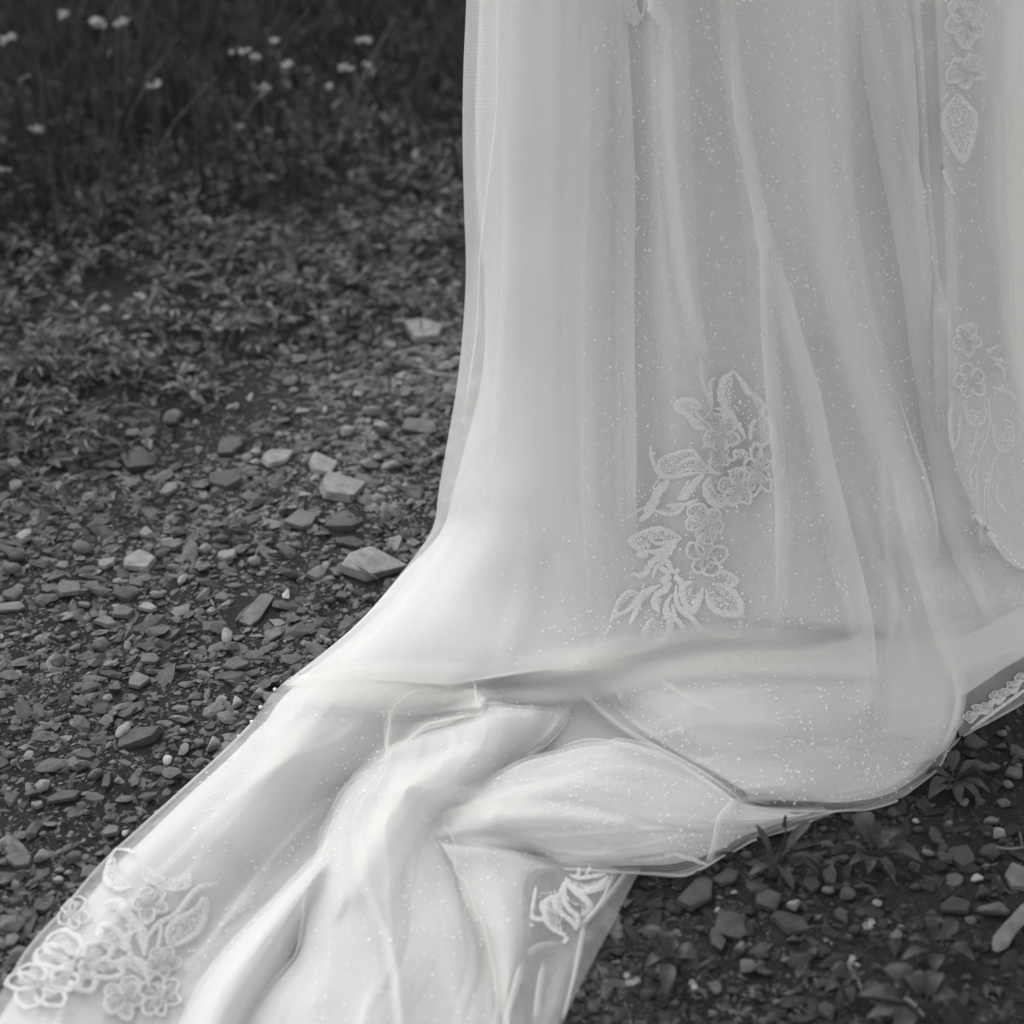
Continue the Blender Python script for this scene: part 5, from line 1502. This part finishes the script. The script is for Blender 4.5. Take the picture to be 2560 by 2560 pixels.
def dens_tall(nx, ny, x, y):
    return 1 - smooth01(-60, 640, ny - (330 - .24 * nx + 90 * np.sin(x * 5) + 60 * np.sin(x * 13 + y * 4)))
V1, F1 = blades(46000, (-2.4, 2.6, 3.1, 7.5), .10, .42, .003, .008, 5, dens_tall)
grass = fast_mesh('tall_grass', V1, F1, M_GRASS, smooth=True); grass['kind'] = 'stuff'
V1, F1 = blades(16000, (-2.0, 1.6, 2.2, 4.6), .02, .075, .002, .005, 6, lambda nx, ny, x, y: weed_mask(nx, ny) * .7, lean=.8)
sg = fast_mesh('short_grass', V1, F1, M_GRASS, smooth=True); sg['kind'] = 'stuff'
V1, F1 = leaves(90000, (-2.0, 1.6, 2.1, 4.8), .014, .046, .05, 7, lambda nx, ny, x, y: weed_mask(nx, ny) * (.55 + .45 * np.sin(x * 9 + 2) * np.sin(y * 8)) + .04 * (ny < 1500))
lw_ = fast_mesh('low_weeds', V1, F1, M_WEED, smooth=False); lw_['kind'] = 'stuff'
V1, F1 = leaves(9000, (-1.0, .9, 1.0, 1.8), .006, .016, .012, 8, lambda nx, ny, x, y: np.where(nx > 1450, smooth01(2330, 2520, ny - .05 * (nx - 1500)) * .9 + .05, smooth01(2150, 2330, ny) * (nx < 260) * .5))
lw2 = fast_mesh('moss_sprigs', V1, F1, M_WEED, smooth=False); lw2['kind'] = 'stuff'

# ------------------------------------------------------------------ plants one by one
def leaf_geo(base, tip, width, up, seed, cup=.25, seg=9):
    """an arching ribbed leaf on a narrow stalk"""
    r = random.Random(seed)
    base, tip = Vector(base), Vector(tip)
    d = tip - base
    side = d.cross(Vector((0, 0, 1)))
    if side.length < 1e-4: side = Vector((1, 0, 0))
    side.normalize()
    side = (side + Vector((0, 0, r.uniform(-.35, .35)))).normalized()
    V, F = [], []
    for i in range(seg + 1):
        t = i / seg
        c = base + d * t + Vector((0, 0, 1)) * up * math.sin(math.pi * min(1, t * 1.0)) 
        w = .10 if t < .22 else max(.0, math.sin(math.pi * ((t - .22) / .78) ** .8)) ** .75
        w = max(w, .10 if t < .6 else .0) * width / 2
        w *= 1 + r.uniform(-.07, .07)
        lift = Vector((0, 0, 1)) * w * cup
        for a in (-1, -.5, 0, .5, 1):
            V.append(tuple(c + side * w * a + lift * a * a + Vector((0, 0, r.uniform(-.0006, .0006)))))
    for i in range(seg):
        for j in range(4):
            F.append((i * 5 + j, i * 5 + j + 1, (i + 1) * 5 + j + 1, (i + 1) * 5 + j))
    return V, F

def tube_geo(pts, r0, r1, sides=6):
    V, F = [], []
    P = [Vector(p) for p in pts]
    for i, p in enumerate(P):
        t = (P[min(i + 1, len(P) - 1)] - P[max(i - 1, 0)]).normalized()
        a = t.orthogonal().normalized(); b = t.cross(a)
        r = r0 + (r1 - r0) * i / (len(P) - 1)
        for k in range(sides):
            q = 6.2832 * k / sides
            V.append(tuple(p + a * math.cos(q) * r + b * math.sin(q) * r))
    for i in range(len(P) - 1):
        for k in range(sides):
            F.append((i * sides + k, i * sides + (k + 1) % sides, (i + 1) * sides + (k + 1) % sides, (i + 1) * sides + k))
    F.append(tuple(range(sides))); F.append(tuple(range(len(V) - sides, len(V))))
    return V, F

def plant(base_px, lv, label, spike=None, name='plantain', cat='plant', mat=None):
    b = G(base_px[0], base_px[1], .004)
    o = empty(name, tuple(b))
    tag(o, label, cat, 'leafy weeds on the gravel')
    for k, (nx, ny, w, z, up) in enumerate(lv):
        tip = G(nx, ny, z)
        mpp = float(project(tip)[2]) * T / 1280
        v, f = leaf_geo(b, tip, w * mpp, up, hash((nx, ny)) & 255)
        mesh_obj('leaf', v, f, mat or M_PLANT, o)
    if spike:
        tip = Vector(G(spike[0], spike[1], spike[2])); bb = Vector(b)
        pts = [bb.lerp(tip, t) + Vector((.004 * math.sin(t * 3), 0, .006 * math.sin(t * 3.1))) for t in np.linspace(0, 1, 8)]
        v, f = tube_geo(pts, .0011, .0009)
        mesh_obj('stalk', v, f, M_PLANT, o)
        pts = [tip + (tip - bb).normalized() * t for t in np.linspace(-.012, .003, 6)]
        V, F = tube_geo(pts, .0026, .0016, 8)
        mesh_obj('seed_head', V, F, M_GRASS, o)
    return o

plant((1940, 2165), [(1889, 2060, 34, .055, .004), (2030, 2056, 30, .06, .012), (2050, 2188, 30, .008, .018), (2056, 2168, 26, .02, .02), (1985, 2125, 16, .03, .01), (1870, 2190, 26, .006, .008), (1985, 2225, 26, .004, .006)],
      'plantain with a seed spike reaching over the sheer hem', (1963, 2045, .075))
plant((2181, 2147), [(2134, 2036, 52, .03, .02), (2308, 2158, 44, .01, .02), (2240, 2216, 28, .006, .016), (2196, 2052, 26, .06, .01), (2258, 2078, 24, .04, .015), (2170, 2188, 30, .008, .012), (2105, 2110, 20, .02, .01), (2240, 2110, 30, .03, .015), (2120, 2165, 22, .01, .01)],
      'largest plantain rosette on the dark gravel below the hem')
plant((2341, 2383), [(2314, 2290, 36, .03, .014), (2396, 2305, 40, .03, .014), (2252, 2402, 34, .015, .012), (2440, 2404, 38, .012, .015), (2337, 2428, 40, .012, .008), (2375, 2330, 26, .04, .01), (2270, 2350, 24, .02, .012)],
      'plantain with short rounded leaves at lower right')
plant((2380, 1958), [(2378, 1878, 34, .03, .014), (2482, 1924, 40, .015, .016), (2312, 1936, 36, .012, .012), (2320, 1998, 40, .006, .014), (2456, 2014, 26, .006, .014), (2446, 1908, 24, .03, .012), (2480, 1985, 26, .01, .012), (2400, 2010, 30, .006, .01), (2340, 1965, 26, .015, .01)],
      'plantain growing right against the hem of the billowing skirt')
plant((2305, 2535), [(2208, 2420, 62, .03, .02), (2260, 2440, 60, .03, .022), (2142, 2488, 48, .012, .016), (2166, 2545, 50, .006, .014), (2345, 2430, 50, .03, .02), (2400, 2500, 50, .02, .02), (2230, 2590, 50, .01, .015)],
      'broad-leaved weed at the bottom edge of the photo')
plant((1671, 2404), [(1596, 2322, 52, .015, .016), (1660, 2330, 44, .02, .014), (1664, 2494, 44, .006, .012), (1742, 2395, 60, .02, .012), (1748, 2425, 52, .01, .012), (1700, 2360, 26, .03, .012), (1610, 2420, 30, .008, .012)],
      'ragged rosette of toothed leaves beside the sheer end of the train')
plant((2110, 2470), [(2078, 2418, 40, .02, .012), (2150, 2440, 30, .02, .012), (2060, 2480, 30, .01, .012), (2130, 2510, 30, .008, .01)],
      'small weed with a pale dead stem near the bottom edge')
for i, (bx, by, n, sz, lab) in enumerate([
        (205, 1115, 12, 62, 'spiky leafy weed tuft in the left weeds above the dark slab'),
        (290, 1245, 8, 50, 'small weed rosette below the dark slab on the left'),
        (440, 790, 9, 60, 'upright weed with narrow leaves left of the pale wedge'),
        (860, 790, 7, 40, 'weed with splayed leaves left of the pale wedge by the skirt'),
        (640, 880, 8, 44, 'low weed in the middle of the scattered weeds'),
        (90, 930, 9, 56, 'leafy weed at the left edge of the weed patch')]):
    r = random.Random(i + 40)
    lv = []
    for k in range(n):
        a = 6.283 * k / n + r.uniform(-.3, .3); q = sz * r.uniform(.6, 1.15)
        lv.append((bx + math.cos(a) * q, by + math.sin(a) * q * .45 - 12, sz * r.uniform(.16, .3), r.uniform(.01, .06), .015))
    plant((bx, by), lv, lab, name='weed', mat=M_WEED)

def wildflower(nx, ny, z, r_m, label, stem=True, leaf=True):
    h = Vector(G(nx, ny, z))
    rr = random.Random(int(nx * 7 + ny))
    b = Vector((h.x + rr.uniform(-.03, .03), h.y + rr.uniform(.0, .05), 0))
    o = empty('wildflower', tuple(b))
    tag(o, label, 'flower', 'white wildflowers')
    pts = [b.lerp(h, t) + Vector((.01 * math.sin(t * 3.1), 0, 0)) * z * 3 for t in np.linspace(0, 1, 7)]
    v, f = tube_geo(pts, .0013, .0008, 5)
    mesh_obj('stem', v, f, M_GRASS, o)
    # a loose cluster of small five-petalled florets
    V, F = [], []
    nfl = 7 if r_m > .01 else 4
    for k in range(nfl):
        c = h + Vector((rr.gauss(0, .5), rr.gauss(0, .5), rr.gauss(0, .2))) * r_m
        up = Vector((rr.gauss(0, .35), -.4 + rr.gauss(0, .3), 1)).normalized()
        t = up.orthogonal().normalized(); q = up.cross(t); s = r_m * .55
        for p in range(5):
            a = 6.2832 * p / 5
            d = t * math.cos(a) + q * math.sin(a); e = t * -math.sin(a) + q * math.cos(a)
            i0 = len(V)
            V += [tuple(c), tuple(c + d * s * .6 + e * s * .32 + up * s * .15), tuple(c + d * s + up * s * .05), tuple(c + d * s * .6 - e * s * .32 + up * s * .15)]
            F += [(i0, i0 + 1, i0 + 2), (i0, i0 + 2, i0 + 3)]
    mesh_obj('flower_head', V, F, M_PETAL, o)
    if leaf and z > .04:
        for k in range(3):
            t = rr.uniform(.2, .7); p = b.lerp(h, t); a = rr.uniform(0, 6.28)
            v, f = leaf_geo(p, p + Vector((math.cos(a) * .04, math.sin(a) * .04, .02)), .01, .004, k)
            mesh_obj('leaf', v, f, M_GRASS, o)
for nx, ny, z, r_, lab in [
    (156, 36, .30, .016, 'white wildflower at the top, leftmost of three in a row'), (245, 52, .30, .019, 'white wildflower at the top, middle and brightest of three in a row'), (312, 56, .30, .019, 'wide white flower head at the top, right of three in a row'),
    (16, 96, .28, .016, 'white wildflower cut by the left edge near the top'), (606, 128, .26, .015, 'white wildflower left of a close pair in the dark grass'), (640, 142, .25, .014, 'white wildflower low in the close cluster in the dark grass'),
    (686, 103, .27, .014, 'white wildflower highest in the middle cluster'), (716, 160, .24, .018, 'faint wide flower head right of the close pair'), (914, 100, .26, .017, 'white wildflower nearest the skirt at the top'),
    (921, 160, .22, .012, 'round white wildflower under the one nearest the skirt'), (868, 168, .22, .014, 'pale wildflower left of the round one near the skirt'), (391, 209, .22, .016, 'lone white wildflower in the middle of the dark grass'),
    (825, 216, .2, .012, 'small white wildflower below the pale one near the skirt'), (669, 219, .2, .014, 'dim wildflower below the middle cluster'), (93, 318, .16, .017, 'bright white wildflower low on the left'),
    (593, 316, .13, .013, 'dim wildflower in the low weeds, left of a tiny one'), (672, 325, .12, .009, 'tiny white wildflower in the low weeds'), (10, 424, .12, .012, 'white wildflower at the left edge below the bright one'),
    (351, 742, .05, .012, 'white flower highest of three in the left weeds'), (270, 772, .045, .011, 'white flower leftmost of three in the left weeds'), (312, 790, .04, .009, 'dim white flower lowest of three in the left weeds'),
    (457, 914, .03, .010, 'single bright white flower above the grey block'), (1143, 709, .03, .011, 'bright white flower beside the skirt above the pale wedge'),
    (1575, 2446, .02, .009, 'white four-petalled flower by the sheer end of the train'), (2174, 2313, .025, .010, 'white clover head in the dark gravel'), (1732, 2458, .02, .008, 'small pale flower right of the ragged rosette'), (2130, 2405, .015, .009, 'cluster of tiny pale buds below the lone grey rock')]:
    wildflower(nx, ny, z, r_ * .85, lab)

# ------------------------------------------------------------------ dry stalks and the pale stick
def stalk(pts, r0, r1, label, mat=None, name='twig'):
    P = [Vector(G(x, y, z)) for x, y, z in pts]
    V = [tuple(p) for p in resample([tuple(p) for p in P], 10)]
    v, f = tube_geo(V, r0, r1, 7)
    c = np.mean(np.array(V), 0)
    o = mesh_obj(name, [tuple(np.array(q) - c) for q in v], f, mat or M_DRY)
    o.location = c
    tag(o, label, 'twig', 'dry stalks on the gravel')
stalk([(110, 1335, .02), (122, 1345, .016), (136, 1360, .008)], .003, .0022, 'short pale snapped stalk near the left edge of the gravel')
stalk([(645, 1370, .01), (640, 1390, .014), (648, 1412, .008)], .0014, .001, 'thin curved pale stalk left of the narrow flat slab')
stalk([(886, 1410, .012), (915, 1428, .012), (946, 1448, .006)], .0016, .0011, 'dry straight stalk below the large pale slab by the skirt')
stalk([(528, 1500, .012), (533, 1512, .014), (548, 1532, .006)], .0018, .0012, 'bent dry root left of the dark leaning slab')
stalk([(2480, 2115, .008), (2520, 2122, .008), (2558, 2118, .006)], .0016, .0012, 'pale stalk lying below the pale squared block')
stalk([(2549, 2080, .02), (2554, 2102, .014), (2558, 2122, .006)], .0012, .001, 'pale stalk standing by the right edge')
stalk([(2118, 2412, .02), (2140, 2440, .018), (2152, 2470, .016), (2155, 2480, .01)], .0022, .0014, 'pale dead stem arching over the small weed')
stalk([(2262, 2494, .03), (2285, 2512, .026), (2310, 2540, .02)], .0024, .0016, 'pale rib of a dead leaf on the broad-leaved weed')
P = resample([G(2590, 2255, .012), G(2545, 2300, .012), G(2515, 2332, .010), G(2488, 2378, .006)], 26)
rs = random.Random(5); V, F = [], []
c0 = P.mean(0)
edge = [1 + rs.uniform(-.12, .12) for _ in range(9)]
for i, p in enumerate(P):
    t = (P[min(i + 1, 25)] - P[max(i - 1, 0)]); t /= np.linalg.norm(t)
    sd = np.cross(t, [0, 0, 1]); sd /= np.linalg.norm(sd); up = np.cross(sd, t)
    e = min(1, (25 - i) / 5 + .3) * (1 + .07 * math.sin(i * .35))
    for k in range(9):
        a = 6.2832 * k / 9
        q = edge[k] * e * (1 + rs.uniform(-.02, .02))
        V.append(tuple(p - c0 + sd * math.cos(a) * .0085 * q + up * math.sin(a) * .0045 * q))
for i in range(25):
    for k in range(9): F.append((i * 9 + k, i * 9 + (k + 1) % 9, (i + 1) * 9 + (k + 1) % 9, (i + 1) * 9 + k))
F.append(tuple(range(9))); F.append(tuple(range(25 * 9, 26 * 9)))
o = mesh_obj('stick', V, F, M_DRY, smooth=False); o.location = c0
tag(o, 'thick pale stick poking in from the right edge', 'stick')
